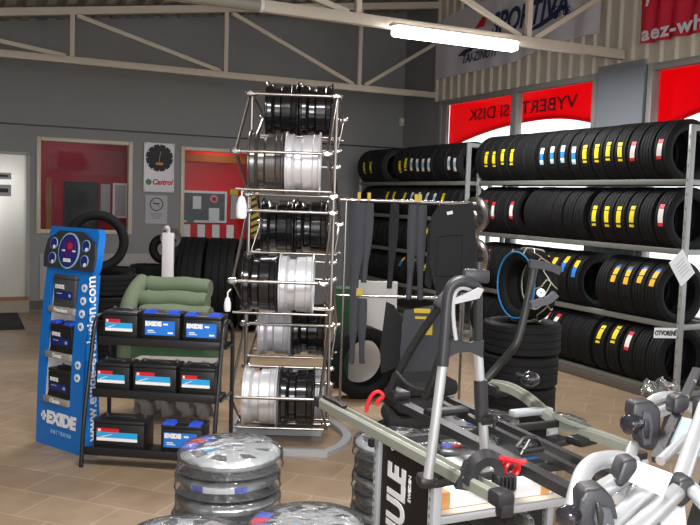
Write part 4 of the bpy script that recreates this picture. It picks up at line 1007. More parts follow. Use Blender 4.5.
# tyre standing on the floor behind, white board, green box
P = atd(363, 345, 6.95); o = tyre_mesh('tyre', 0.30, 0.19, 0.19); o.location = (P.x, P.y, 0.30); o.rotation_euler = (0, 0, -YAW+R(20)); tag(o, 'black tyre standing on floor behind the lower rail', 'tyre')
a, b = atd(351, 280, 7.45), atd(395, 352, 7.45); c = (a+b)/2
m = MB(); m.box((0, 0, a.z/2), ((b-a).xy.length, 0.03, a.z), bev=.004); o = m.build('white_board', 'panel_white'); o.location = (c.x, c.y, 0); o.rotation_euler = (0, 0, rzH); tag(o, 'plain white board standing on floor behind the hanging rail', 'board')
a, b = atd(336, 288, 7.22), atd(348, 380, 7.22); c = (a+b)/2
t = thing('green_cabinet', 'narrow green metal cabinet just right of the wheel rack', 'cabinet', (c.x, c.y, 0), rzH)
m = MB(); m.box((0, 0.1, a.z/2), (0.13, 0.2, a.z), bev=.006); m.build('body', 'green_dark', t); m = MB(); m.box((0, -0.004, a.z*.6), (0.10, 0.008, a.z*.6)); m.build('door', 'green_dark', t)
# dark bag of mats on the floor
P = atd(415, 392, 5.7); t = thing('mat_pile', 'dark folded pile of mats on the floor under the rail', 'mat pile', (P.x, P.y, 0), rzH)
m = MB()
for i in range(4): m.box((0.02*i, 0.03*(i % 2), 0.06+0.115*i), (0.50-0.04*i, 0.36, 0.11), rz=0.1*i, bev=.04)
m.build('pile', 'mat_dark', t)

# ================================================================== TYRE STACK WITH CHAINED TYRE
P = atd(517, 400, 5.75); SX, SY = P.x, P.y; s2 = None
for i, nm in enumerate(('lowest', 'second from the floor', 'third from the floor', 'topmost')):
    r_ = 0.265; s2 = lying('tyre', r_, 0.214, 0.165, SX+random.uniform(-.012,.012), SY, 0.1075+0.215*i, 'black tyre in the stack under the chained tyre, %s' % nm, 'tyre stack under the chained tyre', src=s2)
topz = 0.215*4+0.001
P = atd(522, 290, 5.72); ang = -YAW + R(-68)   # axle direction
o = tyre_mesh('tyre', 0.245, 0.165, 0.165); o.location = (SX+0.02, SY-0.02, topz+0.246); o.rotation_euler = (0, 0, ang+R(0)); tag(o, 'tyre wrapped in a snow chain standing on top of stack', 'tyre')
t = thing('snow_chain', 'steel snow chain with blue cable ring fitted on standing tyre', 'snow chain', o.location, 0); t.rotation_euler = o.rotation_euler
Rt, h = 0.245, 0.0825
m = MB(); m.tube([(0.225*math.cos(2*PI*i/32), -h*1.02-0.008, 0.225*math.sin(2*PI*i/32)) for i in range(32)], 0.006, 8, closed=True); m.build('cable_ring', 'chain_blue', t)
m = MB(); m.tube([(0.205*math.cos(2*PI*i/32), h*1.02+0.008, 0.205*math.sin(2*PI*i/32)) for i in range(32)], 0.005, 8, closed=True); m.build('rear_ring', 'chain_steel', t)
rr = Rt+0.010; n = 10
for k in range(n):
    a0 = 2*PI*k/n; P_ = [(0.222*math.cos(a0), -h*1.04-0.004, 0.222*math.sin(a0)), (rr*math.cos(a0+.05), -h*0.78, rr*math.sin(a0+.05))]
    for s, da in ((-0.5, .16), (-0.15, .26), (0.2, .16), (0.5, 0.06)): P_.append((rr*math.cos(a0+da), h*s, rr*math.sin(a0+da)))
    P_ += [(rr*math.cos(a0), h*0.8, rr*math.sin(a0)), (0.21*math.cos(a0), h*1.04+0.004, 0.21*math.sin(a0))]
    m = MB(); m.tube(P_, 0.005, 6, smooth=1); m.build('cross_chain', 'chain_steel', t)
m = MB(); m.tube([(rr*math.cos(2*PI*i/40), h*(-0.1+0.28*math.sin(10*2*PI*i/40)), rr*math.sin(2*PI*i/40)) for i in range(40)], 0.004, 6, closed=True); m.build('tread_chain', 'chain_steel', t)

# ================================================================== WRAPPED HUBCAPS
def hubcap(name='hubcap', r=0.19, nh=8, seed=0):
    o = bpy.data.objects.new(name, None)
    m = MB(); prof = [(0.0,.030),(.03,.031),(.06,.029),(.095,.024),(.105,.023),(.135,.022),(.155,.020),(.178,.013),(.190,.002),(.190,-.010),(.184,-.016)]
    N = 48; rings = []
    for rad, z in prof:
        rings.append([m.v((0,0,z))] if rad == 0 else [m.v((rad*math.cos(2*PI*i/N), rad*math.sin(2*PI*i/N), z+(0.004*math.cos(nh*2*PI*i/N) if .1 < rad < .17 else 0))) for i in range(N)])
    for i in range(len(prof)-1):
        A, B = rings[i], rings[i+1]
        for k in range(N):
            hole = i in (4, 5) and (k*nh/N) % 1 < 0.5
            if len(A) == 1: m.f([A[0], B[k], B[(k+1)%N]], 0, True)
            else: m.f([A[k], B[k], B[(k+1)%N], A[(k+1)%N]], 1 if hole else 0, True)
    return m
HUB = {}
def put_hub(x, y, z, label, group, tilt=(0,0), rz=0.0, lab=True, wrap=True, r=0.19):
    src = HUB.get((lab, wrap))
    if src is None:
        me = hubcap().build('hubcap', ['hub_silver', 'office_dark'])
        m = MB(); m.cyl((0,0,.030), (0,0,.034), .022, 18); m.build('centre_badge', 'hub_silver', me)
        if lab:
            m = MB()
            for k in range(10 if lab is True else 0):
                a0, a1 = 1.7+k*.12, 1.7+(k+1)*.12
                q = [m.v((rr*math.cos(a), rr*math.sin(a), zz)) for zz in (.021, .0245) for a in (a0, a1) for rr in (.128, .186)]
                for f in ((0,1,3,2),(4,6,7,5),(0,4,5,1),(2,3,7,6),(0,2,6,4),(1,5,7,3)): m.f([q[j] for j in f], 1 if 2 < k < 6 else 0)
            for k in range(9 if lab == 2 else 0):
                a0, a1 = 3.9+k*.12, 3.9+(k+1)*.12; r0 = .1935
                q = [m.v((rr*math.cos(a), rr*math.sin(a), zz)) for zz in (-.012, .010) for a in (a0, a1) for rr in (r0, r0+.0012)]
                for f in ((0,1,3,2),(4,6,7,5),(0,4,5,1),(2,3,7,6),(0,2,6,4),(1,5,7,3)): m.f([q[j] for j in f], 2 if 1 < k < 7 else 0)
            m.build('label_insert', ['blue_tape', 'red', 'white'], me)
            m = MB(); m.box((-0.09, -0.02, .0285), (0.05, 0.025, 0.003), rz=.3); m.build('price_sticker', 'cyan', me)
        if wrap:
            m = MB(); m.lathe([(0,.040),(.10,.038),(.16,.034),(.188,.026),(.199,.014),(.201,0.0),(.199,-.034),(.203,-.040),(.196,-.042)], n=48); m.build('plastic_wrap', 'film', me)
        HUB[(lab, wrap)] = me; o = me
    else: o = copy_tree(src)
    o.location = (x, y, z); o.rotation_euler = (tilt[0], tilt[1], rz); tag(o, label, 'hubcap', group); o.scale = (r/.19,)*3 if False else (1,1,1)
    return o
P = atd(228, 452, 3.17); pit = 0.083; n = 9; z0 = 0.035
for i in range(n):
    k = n-1-i; nm = 'topmost' if k == 0 else ('%s from top' % ORD[k+1])
    put_hub(P.x+random.uniform(-.012,.012), P.y+random.uniform(-.008,.008), z0+pit*i*0.955, 'silver hubcap in plastic wrap in tall stack by the wheel rack, %s' % nm, 'tall hubcap stack', (random.uniform(-.02,.02), random.uniform(-.02,.02)), random.uniform(-.4,.4), True if k == 0 else (2 if k == 1 else False))
P = atd(306, 521, 2.86); pit = (P.z-0.02-0.035)/5
for i in range(6):
    k = 5-i; nm = 'topmost' if k == 0 else ('%s from top' % ORD[k+1])
    put_hub(P.x, P.y, 0.035+pit*i, 'silver wrapped hubcap at the bottom centre of the photo, %s' % nm, 'hubcaps at bottom centre', (R(-3) if k == 0 else 0, 0), 0.5, k == 0)
P = atd(184, 538, 2.64); pit = (P.z-0.02-0.035)/5
for i in range(6):
    k = 5-i; nm = 'topmost' if k == 0 else ('%s from top' % ORD[k+1])
    put_hub(P.x, P.y, 0.035+pit*i, 'silver wrapped hubcap at the lower left edge of hubcap stacks, %s' % nm, 'hubcaps at bottom left', (0, 0), 1.5, False)
P = atd(398, 456, 3.75)
for i in range(8):
    k = 7-i; nm = 'topmost' if k == 0 else ('%s from top' % ORD[k+1])
    put_hub(P.x+random.uniform(-.01,.01), P.y, 0.035+0.0755*i, 'wrapped hubcap in stack behind the lettered panel post, %s' % nm, 'hubcaps behind the lettered panel', (0, 0), random.uniform(0, 6), False)
# ================================================================== CARRIER DISPLAY IN THE FOREGROUND
t = thing('carrier_stand', 'grey display stand with shelf carrying the roof bike carriers', 'display stand', (1.5, 2.42, 0)); ST_ = t
def post(x, y, z, holes=True):
    m = MB(); m.box((x, y, z/2), (0.035, 0.04, z), bev=.004)
    if holes:
        for i in range(int(z/0.03)): m.box((x-0.018, y+0.006, 0.02+i*0.03), (0.002, 0.008, 0.014), mi=1)
    m.build('post', ['post_grey', 'rack_dark'], t)
post(0, 0, 0.675); post(0, 0.42, 0.715); post(0.95, 0.0, 0.665); post(0.95, 0.55, 0.665)
m = MB(); m.box((0.31, 0.26, 0.54), (0.585, 0.50, 0.02)); m.build('shelf_board', 'board_wood', t)
m = MB(); m.box((0.31, 0.004, 0.538), (0.585, 0.012, 0.03), bev=.003); m.build('shelf_edge', 'post_grey', t)
m = MB(); m.box((0.31, 0.26, 0.28), (0.585, 0.50, 0.02)); m.build('lower_shelf', 'board_wood', t)
m = MB(); m.box((0.61, 0.02, 0.27), (0.03, 0.03, 0.54)); m.build('post', 'post_grey', t)
for y in (0.0, 0.49): m = MB(); m.box((0.475, y, 0.68), (0.98, 0.03, 0.03), bev=.004); m.build('crossbar', 'bar_black', t)
m = MB(); m.box((-0.005, 0.0, 0.69), (0.05, 0.09, 0.035), bev=.01); m.build('end_cap', 'black_plastic', t)
# lettered panel between the posts
t = thing('lettered_panel', 'black vertical panel with large white lettering between the stand posts', 'sign', (1.5, 2.64, 0))
m = MB(); m.box((0.0, -0.005, 0.41), (0.012, 0.35, 0.62)); pnl = m.build('panel', 'black_gloss', t)
text('THULE', 0.185, 'white', 'lettering', pnl, frame_M((-0.0075, 0.04, 0.46), (0,0,1), (0,1,0)), bold=0.007, sx=0.70, spacing=1.0)
text('SWEDEN', 0.025, 'white', 'lettering', pnl, frame_M((-0.0075, -0.055, 0.60), (0,0,1), (0,1,0)), bold=0.0006)
m = MB(); m.lathe([(0.008,-0.0065),(0.013,-0.0065),(0.013,-0.0075),(0.008,-0.0075)], o=(0,0.09,0.715), d=(1,0,0), n=18, closed=True); m.cyl((-0.0065,0.09,0.715), (-0.0075,0.09,0.715), 0.005, 12); m.build('registered_mark', 'white', pnl)
# carton on the shelf
t = thing('carton', 'flat white carton with a tan strip on the stand shelf', 'box', (1.79, 2.66, 0.551))
m = MB(); m.box((0.0, 0, 0.03), (0.54, 0.36, 0.06), bev=.003); m.build('carton', 'white', t)
m = MB(); m.box((-0.215, -0.1805, 0.03), (0.05, 0.002, 0.059)); m.box((-0.215, 0, 0.0607), (0.05, 0.36, 0.001)); m.build('tape', 'tan', t); m = MB(); m.box((0.235, -0.1805, 0.03), (0.04, 0.002, 0.059)); m.box((0.235, 0, 0.0607), (0.04, 0.36, 0.001)); m.build('tape', 'tan', t)
for k, (dz, nm) in enumerate(((0.0, 'lower'), (0.085, 'upper'))):
    put_hub(1.85, 2.63, 0.332+dz, 'wrapped hubcap on lower shelf of the carrier stand, %s one' % nm, 'hubcaps on the stand shelf', (0,0), 1.0*k)
# crate with hubcaps behind
t = thing('crate', 'black plastic crate with a blue rim behind the carrier stand', 'crate', (2.26, 3.36, 0))
m = MB(); m.box((0, 0, 0.24), (0.62, 0.50, 0.48), bev=.01); m.build('body', 'black_plastic', t)
m = MB(); m.box((0, -0.252, 0.46), (0.60, 0.006, 0.012)); m.box((-0.312, 0, 0.46), (0.006, 0.48, 0.012)); m.build('rim', 'chain_blue', t)
for i, (x, y) in enumerate(((2.13, 3.28), (2.46, 3.55))): put_hub(x, y, 0.523, 'wrapped hubcap lying on the black crate, %s one' % ('left', 'right')[i], 'hubcaps on the crate', (0,0), 2.0)

# ------------------------------------------------------------------ front roof bike carrier
def rail(t, a, b, w=0.055, h=0.042, mat='alu_olive', name='rail'):
    a, b = Vector(a), Vector(b); L = (b-a).length; u = (b-a).normalized(); s = u.cross(Vector((0,0,1))).normalized(); up = s.cross(u)
    prof = [(-w/2,-h/2),(w/2,-h/2),(w/2,h*.30),(w*.36,h/2),(w*.24,h/2),(w*.2,h*.12),(-w*.2,h*.12),(-w*.24,h/2),(-w*.36,h/2),(-w/2,h*.30)]
    m = MB(); A = [m.v(a+s*x+up*z) for x, z in prof]; B = [m.v(b+s*x+up*z) for x, z in prof]; n = len(prof)
    for i in range(n): m.f([A[i], A[(i+1)%n], B[(i+1)%n], B[i]])
    m.f(A); m.f(B[::-1]); return m.build(name, mat, t)
o0 = Vector((1.5, 2.7, 0.0))
t = thing('roof_bike_carrier', 'grey roof bike carrier with upright white-banded arm, nearest on the stand', 'bike carrier', o0); C1 = t
def lp(p): return Vector(p)-o0
rail(t, lp((1.475, 3.34, 0.745)), lp((1.522, 2.10, 0.745)))
m = MB(); m.box(lp((1.473, 3.365, 0.742)), (0.062, 0.06, 0.048), bev=.012); m.build('end_cap', 'dark_plastic', t)
m = MB(); m.box(lp((1.525, 2.075, 0.742)), (0.066, 0.07, 0.052), bev=.014); m.box(lp((1.53, 2.06, 0.71)), (0.05, 0.04, 0.05), bev=.01); m.build('end_cap', 'dark_plastic', t)
m = MB(); m.tube([lp((1.475,3.33,0.772)), lp((1.48,3.20,0.775)), lp((1.485,3.15,0.768))], 0, flat=(0.03,0.012)); m.build('wheel_strap', 'black_plastic', t)
def tb(pts, r, mat, name, sm=2, n=12, par=None):
    m = MB(); m.tube([lp(p) for p in pts], r, n, smooth=sm); return m.build(name, mat, par or C1)
Zs = 2.75
lowL = atd(428, 478, Zs); 
tb([lowL, atd(436, 418, Zs), atd(442.5, 366, Zs)], 0.0165, 'tube_silver', 'arm_tube', 0)
hl = tb([atd(442.5,366,Zs), atd(445.5,330,Zs), atd(447.5,300,Zs), atd(450,288,Zs), atd(457,281.5,Zs), atd(465,281,Zs), atd(474,284,2.78), atd(478,292,2.8)], 0.020, 'dark_plastic', 'arm_loop', 2)
tb([atd(478,290,2.8), atd(478,320,2.82), atd(478,352,2.84)], 0.015, 'dark_plastic', 'arm_loop_column', 1)
tb([atd(478,350,2.84), atd(480,382,2.85)], 0.0165, 'tube_silver', 'arm_tube', 0)
tb([atd(480.5,380,2.85), atd(482,421,2.86)], 0.0235, 'dark_plastic', 'foam_sleeve', 0)
tb([atd(483,420,2.86), atd(485.5,468,2.87)], 0.0165, 'tube_silver', 'arm_tube', 0)
m = MB(); P = [lp(p) for p in (atd(455,334,Zs), atd(462,341,Zs), atd(470,343,2.79), atd(478,340,2.82), atd(484,340,2.82), atd(483,358,2.82), atd(470,352,2.79), atd(458,353,Zs), atd(447,358,Zs), atd(448,340,Zs))]
A = [m.v(p) for p in P]; B = [m.v(p+FW*0.025) for p in P]; n = len(P); m.f(A); m.f(B[::-1])
for i in range(n): m.f([A[i], A[(i+1)%n], B[(i+1)%n], B[i]])
m.build('gusset', 'dark_plastic', t)
tb([atd(456,340,2.74), atd(453,318,2.74), atd(453,300,2.74), atd(456,290,2.74), atd(464,287,2.75), atd(473,292,2.77)], 0.007, 'paper_grey', 'loop_lining', 2, 8)
m = MB(); m.prism([(-0.055,-0.02),(0.03,0.0),(0.045,0.03),(0.03,0.035),(-0.05,0.0)], lp(atd(469,298,2.76)), CR, CU, 0.03); m.build('jaw', 'paper_grey', t)
m = MB(); m.box(lp(atd(476,276,2.80)), (0.085, 0.05, 0.045), rz=-YAW, bev=.008); m.build('jaw_block', 'dark_plastic', t)
m = MB(); m.tube([lp(atd(479,275,2.8)), lp(atd(479.5,262,2.8))], 0.012, 10); m.build('jaw_screw', 'dark_plastic', t)
# foot of the arm and wheel claws
m = MB(); m.box(lp((1.425, 2.36, 0.715)), (0.06, 0.08, 0.04), rz=-0.3, bev=.014); m.build('arm_foot', 'black_plastic', t)
P = lp(atd(489, 477, 2.72))
m = MB()
m.T = Matrix.Translation(P)
m.tube([CR*-0.075+CU*-0.02, CR*-0.05+CU*0.045, CR*-0.005+CU*0.07, CR*0.035+CU*0.045, CR*0.04+CU*-0.03], 0, smooth=2, flat=(0.07, 0.03)); m.build('wheel_claw', 'dark_plastic', t)
m = MB(); m.T = Matrix.Translation(P); m.prism([(-0.09,-0.05),(-0.055,0.035),(-0.03,0.03),(-0.01,-0.06)], CR*-0.02+CU*0.01, CR, CU, -0.05); m.build('wheel_claw', 'black_plastic', t)
m = MB(); m.T = Matrix.Translation(P)
m.box(CR*0.045+CU*-0.01+FW*-0.02, (0.07, 0.05, 0.05), rz=-YAW+0.3, bev=.006)
for i in range(4): m.box(CR*(0.03+0.012*i)+CU*-0.008+FW*-0.05, (0.004, 0.03, 0.045), rz=-YAW+0.3)
m.build('ratchet', 'dark_plastic', t)
m = MB(); m.cyl(lp(atd(482,421,2.84)), lp(atd(493,419,2.82)), 0.016, 12); m.sphere(lp(atd(494.5,418.5,2.82)), 0.014, 10); m.cyl(lp(atd(494.5,420,2.82)), lp(atd(494,428,2.82)), 0.005, 8); m.build('lock_knob', 'dark_plastic', t)

# ------------------------------------------------------------------ black load bars and the carrier on them
def loadbar(p, q, lab, w=0.05, h=0.03, name='load_bar'):
    p, q = Vector(p), Vector(q); c = (p+q)/2; t = thing(name, lab, 'load bar', c)
    m = MB(); m.tube([p-c, q-c], 0, flat=(w, h)); m.build('bar', 'bar_black', t)
    for e, d in ((p, q), (q, p)): m = MB(); u = (d-e).normalized(); m.tube([e-c-u*0.015, e-c+u*0.004], 0, flat=(w+.006, h+.006)); m.build('end_cap', 'black_plastic', t)
    return t
loadbar((1.85, 3.42, 0.715), (1.82, 1.93, 0.715), 'thick black load bar lying across stand beside the nearest carrier', 0.052, 0.036)
loadbar((2.04, 3.30, 0.712), (1.98, 2.02, 0.712), 'thin black bar, left one of the two between carriers', 0.03, 0.028)
loadbar((2.12, 3.32, 0.712), (2.07, 2.05, 0.712), 'thin black bar, right one of the two between carriers', 0.03, 0.028)
o0 = Vector((1.85, 3.2, 0)); t = thing('roof_bike_carrier', 'black slanted carrier arm rising from far end of the thick load bar', 'bike carrier', o0); C2 = t
tb([atd(387,396,3.9), atd(404,362,3.85), atd(419,336,3.8), atd(446,297,3.7)], 0.02, 'bar_black', 'arm_tube', 1, 12, t)
m = MB(); m.box(lp(atd(444,300,3.7)), (0.09, 0.05, 0.06), M=Matrix.Rotation(-YAW,3,'Z') @ Matrix.Rotation(R(-50),3,'Y'), bev=.012); m.build('jaw_block', 'dark_plastic', t)
tb([atd(425,398,3.6), atd(434,376,3.55), atd(444,346,3.5)], 0.018, 'bar_black', 'arm_tube', 1, 12, t)
m = MB(); m.box(lp((1.85, 3.36, 0.75)), (0.09, 0.12, 0.05), bev=.015); m.build('arm_foot', 'black_plastic', t)
m = MB(); m.box(lp((1.93, 3.05, 0.74)), (0.2, 0.07, 0.03), bev=.01); m.build('foot_plate', 'black_plastic', t)
m = MB(); m.tube([lp(p) for p in (atd(396,372,3.8), atd(408,386,3.75), atd(424,391,3.7), atd(437,385,3.7), atd(441,372,3.7))], 0.009, 8, smooth=2); m.build('wheel_loop', 'bar_black', t)

# ------------------------------------------------------------------ right carrier with the curved rail
o0 = Vector((2.45, 3.0, 0)); t = thing('roof_bike_carrier', 'grey curved-rail bike carrier with a black arm at far side of stand', 'bike carrier', o0); C3 = t
pts = [at(x, y, 0, 2.45) for x, y in ((489,385),(499,385.5),(511,388.5),(520,393),(528.6,398.5),(537,406),(546,414),(563,424.5),(583,432),(606,439),(632,449))]
m = MB(); m.tube([lp(p) for p in pts], 0, smooth=2, flat=(0.05, 0.036)); m.build('rail', 'alu_olive', t)
m = MB(); m.tube([lp(p)+Vector((0,0,0.02)) for p in pts], 0.010, 6, smooth=2); m.build('rail_ridge', 'alu_olive', t)
m = MB(); k = lp(at(568, 424, 0, 2.45)); m.sphere(k+Vector((0,-0.02,0.02)), 0.05, 14, 0.9, 2.4, 0.5); m.build('plastic_wrap', 'film', t)
for (px, py) in ((582, 440), (556, 441)):
    m = MB(); m.box(lp(at(px, py, 0, 2.42)), (0.12, 0.09, 0.035), rz=0.2, bev=.012); m.build('rail_clamp', 'black_plastic', t)
tb([atd(484,382,3.85), atd(500,364,3.85), atd(514,348,3.8), atd(519,338,3.8), atd(527,304,3.8), atd(534,268,3.8)], 0.0185, 'bar_black', 'arm_tube', 2, 12, t)
m = MB(); m.T = Matrix.Translation(lp(atd(543,270,3.7))); m.tube([CR*-0.06+CU*0.03, CR*-0.02+CU*0.025, CR*0.04+CU*0.012, CR*0.075+CU*-0.005], 0, smooth=1, flat=(0.05, 0.035)); m.build('upper_jaw', 'dark_plastic', t)
m = MB(); m.T = Matrix.Translation(lp(atd(542,298,3.7))); m.tube([CR*-0.05+CU*-0.03, CR*-0.01+CU*-0.02, CR*0.03+CU*-0.01, CR*0.06+CU*0.02], 0, smooth=1, flat=(0.04, 0.03)); m.build('lower_jaw', 'mat_grey', t)
m = MB(); m.T = Matrix.Translation(lp(atd(541,293,3.68))); m.lathe([(0.012+0.008*math.cos(2*PI*i/8), 0.008*math.sin(2*PI*i/8)) for i in range(8)], d=FW, n=16, closed=True); m.build('jaw_glint', 'white', t)  # white ring paints the bright reflection on the lower jaw
m = MB(); m.sphere(lp(atd(530,379,3.8)), 0.04, 14, 1.2, 1, 0.9); m.build('knob', 'knob_glossy', t)
m = MB(); m.tube([lp(atd(516,374,3.8)), lp(atd(530,379,3.8))], 0.012, 8); m.build('knob_stem', 'black_plastic', t)
m = MB(); m.box(lp((2.45, 3.42, 0.72)), (0.09, 0.14, 0.06), bev=.02); m.build('arm_foot', 'black_plastic', t)
m = MB(); m.box(lp((2.38, 3.04, 0.705)), (0.22, 0.05, 0.03), bev=.008); m.build('bracket', 'post_grey', t)
# support under the load bars: pedestal rods down to the crossbars are the stand's crossbars
for px, py, Z, lab, pts in ((374, 398, 3.75, 'red strap looped at far end of the nearest carrier', ((366,412),(368,402),(373,393),(380,391),(384,397),(378,400),(377,406))),
                       (513, 466, 2.72, 'red strap clip on the thick black load bar', ((499,458),(506,459),(514,461),(520,463),(526,461)))):
    c = atd(px, py, Z); t = thing('red_strap', lab, 'strap', c)
    m = MB(); m.tube([atd(x, y, Z-0.02)-c for x, y in pts], 0.009, 8, smooth=2); m.build('strap', 'red_gloss', t)
    if Z < 3: m = MB(); m.T = Matrix.Translation(atd(511,468,Z)-c); m.lathe([(0.025+0.009*math.cos(2*PI*i/8), 0.016*math.sin(2*PI*i/8)) for i in range(8)], d=Vector((0.1,1,0.1)), n=20, closed=True); m.build('clip', 'red_gloss', t)
t = thing('buckle', 'black metal buckle fitting on the thin bars behind red clip', 'buckle', atd(531, 446, 2.85))
m = MB(); m.tube([(-0.06,0,0),(-0.02,0.01,0.03),(0.03,0,0.025),(0.05,0,-0.02)], 0.008, 8, smooth=1); m.box((0.0,0,-0.01), (0.09,0.04,0.02), bev=.005); m.tube([(-0.05,-0.01,-0.02),(-0.02,-0.015,0.03)], 0.006, 8, mi=1); m.build('buckle', ['black_metal', 'chrome'], t)

# ================================================================== SILVER REAR CARRIER, RIGHT FOREGROUND
o0 = Vector((1.25, 1.15, 0)); t = thing('rear_bike_carrier', 'large silver tube bike carrier with black clamps in the right foreground', 'bike carrier', o0); C4 = t
def T4(pts, r=0.0155, mat='tube_silver', name='tube', sm=2): return tb(pts, r, mat, name, sm, 16, C4)
T4([atd(566,560,1.38), atd(571,525,1.42), atd(575,500,1.45), atd(582,474,1.50), atd(592,463,1.53), atd(606,459,1.55), atd(620,459,1.56), atd(634,464,1.57)], 0.0165)
T4([atd(596,493,1.46), atd(628,474,1.55)], 0.0165, sm=0)
T4([atd(604,532,1.39), atd(660,478,1.57)], 0.017, sm=0)
T4([atd(628,536,1.37), atd(678,491,1.55)], 0.0165, sm=0)
T4([atd(679,484,1.58), atd(690,452,1.66), atd(706,406,1.78)], 0.0165, sm=0)
T4([atd(682,484,1.57), atd(694,491,1.54), atd(708,506,1.48)], 0.015, sm=1)
T4([atd(645,416,1.85), atd(647,406,1.87), atd(655,399,1.89), atd(666,396,1.9), atd(680,398,1.92)], 0.0125)
T4([atd(648,417,1.85), atd(664,410,1.88), atd(680,403,1.9), atd(694,409,1.88), atd(712,418,1.84)], 0.0135, sm=0)
T4([atd(660,461,1.66), atd(676,446,1.70), atd(691,436,1.74), atd(706,430,1.78)], 0.010, sm=1)
T4([atd(633,446,1.76), atd(626,470,1.62), atd(618,500,1.54)], 0.0125, sm=1)
T4([atd(640,478,1.62), atd(625,505,1.55), atd(616,530,1.50)], 0.010, sm=1)
def strut(a, b, w, h, mat, name, holes=0):
    m = MB(); m.tube([lp(a), lp(b)], 0, flat=(w, h))
    for i in range(holes): p = lp(a.lerp(b, (i+0.7)/(holes+0.4))); m.cyl(p-FW*0.012, p-FW*0.014, 0.004, 8, mi=1)
    return m.build(name, [mat, 'chrome_dull'], C4)
strut(atd(697,370,1.96), atd(656,460,1.70), 0.018, 0.014, 'dark_plastic', 'flat_strut', 5)
strut(atd(666,474,1.64), atd(672,540,1.60), 0.05, 0.03, 'post_grey', 'frame_leg')
def lump(px, py, Z, poly, th, mat, name, back=0.0, rz=0.0, bev=0.008):
    """moulded clamp: outline in metres in the view-facing plane turned by rz, bevelled"""
    Mz = Matrix.Rotation(rz, 3, 'Z'); ux, uy = Mz @ CR, Mz @ CU; w = ux.cross(uy)
    b = bmesh.new(); A = [b.verts.new(Vector((x, y, -th/2))) for x, y in poly]; B = [b.verts.new(Vector((x, y, th/2))) for x, y in poly]
    n = len(poly); b.faces.new(A[::-1]); b.faces.new(B)
    for i in range(n): b.faces.new([A[i], A[(i+1)%n], B[(i+1)%n], B[i]])
    bmesh.ops.bevel(b, geom=list(b.edges), offset=bev, segments=3, profile=0.5, affect='EDGES', clamp_overlap=True)
    c = lp(atd(px, py, Z)); m = MB(); mp = {v: m.v(c+ux*v.co.x+uy*v.co.y+w*(v.co.z-back)) for v in b.verts}
    for f in b.faces: m.f([mp[v] for v in f.verts], 0, True)
    b.free(); return m.build(name, mat, C4)
# upper clamp head
h1 = lump(643, 424, 1.80, [(-0.030,0.052),(0.010,0.056),(0.030,0.035),(0.030,-0.030),(0.012,-0.055),(-0.012,-0.048),(-0.022,-0.01),(-0.034,0.025)], 0.055, 'dark_plastic', 'clamp_head')
h1b = lump(646, 427, 1.77, [(-0.006,0.034),(0.010,0.030),(0.015,0.0),(0.010,-0.036),(-0.006,-0.040),(-0.012,0.0)], 0.010, 'mat_grey', 'clamp_plate', bev=.003)
h1c = lump(646.5, 428, 1.762, [(-0.003,0.02),(0.005,0.016),(0.008,-0.004),(0.004,-0.024),(-0.004,-0.022),(-0.006,0.0)], 0.006, 'black_plastic', 'clamp_latch', bev=.002)
m = MB(); a = lp(atd(637,423,1.77)); d = (CR*-0.9+CU*-0.05-FW*0.35).normalized(); m.lathe([(0,-.005),(.016,-.004),(.019,.004),(.022,.010),(.022,.026),(.017,.032),(.009,.036),(0,.037)], a, d, 20); m.build('clamp_knob', 'knob_glossy', C4)
# lower clamp head
lump(594, 506, 1.43, [(-0.034,0.018),(-0.024,0.036),(0.008,0.040),(0.026,0.020),(0.034,-0.016),(0.018,-0.050),(-0.030,-0.050),(-0.038,-0.01)], 0.06, 'dark_plastic', 'clamp_head')
lump(604, 514, 1.39, [(-0.014,0.014),(0.010,0.010),(0.018,-0.018),(-0.008,-0.034),(-0.018,-0.01)], 0.012, 'mat_grey', 'clamp_plate', bev=.004)
lump(600, 507, 1.385, [(-0.008,0.006),(0.0,0.008),(0.006,-0.01),(0.004,-0.03),(-0.004,-0.03)], 0.010, 'black_plastic', 'clamp_latch', bev=.003)
m = MB(); a = lp(atd(573,514,1.41)); d = (CR*-0.8+CU*-0.2-FW*0.55).normalized(); m.lathe([(0,-.005),(.016,-.004),(.018,.004),(.020,.010),(.020,.022),(.015,.028),(.007,.031),(0,.032)], a, d, 20); m.build('clamp_knob', 'knob_glossy', C4)
# joints
lump(622, 467, 1.50, [(-0.020,-0.022),(-0.006,0.018),(0.020,0.022),(0.022,0.002),(0.006,-0.020),(-0.010,-0.034)], 0.05, 'dark_plastic', 'tube_joint')
lump(680, 486, 1.56, [(-0.026,-0.020),(-0.012,0.018),(0.012,0.024),(0.022,0.008),(0.010,-0.022),(-0.008,-0.036)], 0.055, 'dark_plastic', 'tube_joint')
lump(677, 403, 1.83, [(-0.020,-0.020),(-0.016,0.016),(0.004,0.024),(0.020,0.014),(0.018,-0.008),(0.0,-0.022)], 0.05, 'dark_plastic', 'tube_joint')
lump(700, 411, 1.85, [(-0.012,-0.028),(-0.008,0.028),(0.02,0.03),(0.02,-0.03)], 0.05, 'dark_plastic', 'tube_joint')
# white tag and rear panel
c = [lp(atd(x, y, 1.49)) for x, y in ((638,461),(673,474),(663,497),(628,481))]; m = MB(); A = [m.v(p) for p in c]; B = [m.v(p+FW*0.002) for p in c]; m.f(A); m.f(B[::-1])
for i in range(4): m.f([A[i], A[(i+1)%4], B[(i+1)%4], B[i]])
m.build('white_tag', 'paper', C4)
m = MB(); P = [lp(atd(x, y, 1.98)) for x, y in ((666,414),(712,424),(712,458),(664,452))]; A = [m.v(p) for p in P]; B = [m.v(p+FW*0.012) for p in P]; m.f(A); m.f(B[::-1])
for i in range(4): m.f([A[i], A[(i+1)%4], B[(i+1)%4], B[i]])
m.build('lamp_board', 'panel_blue', C4)
strut(atd(660,456,1.96), atd(676,398,1.93), 0.02, 0.02, 'dark_plastic', 'board_arm')
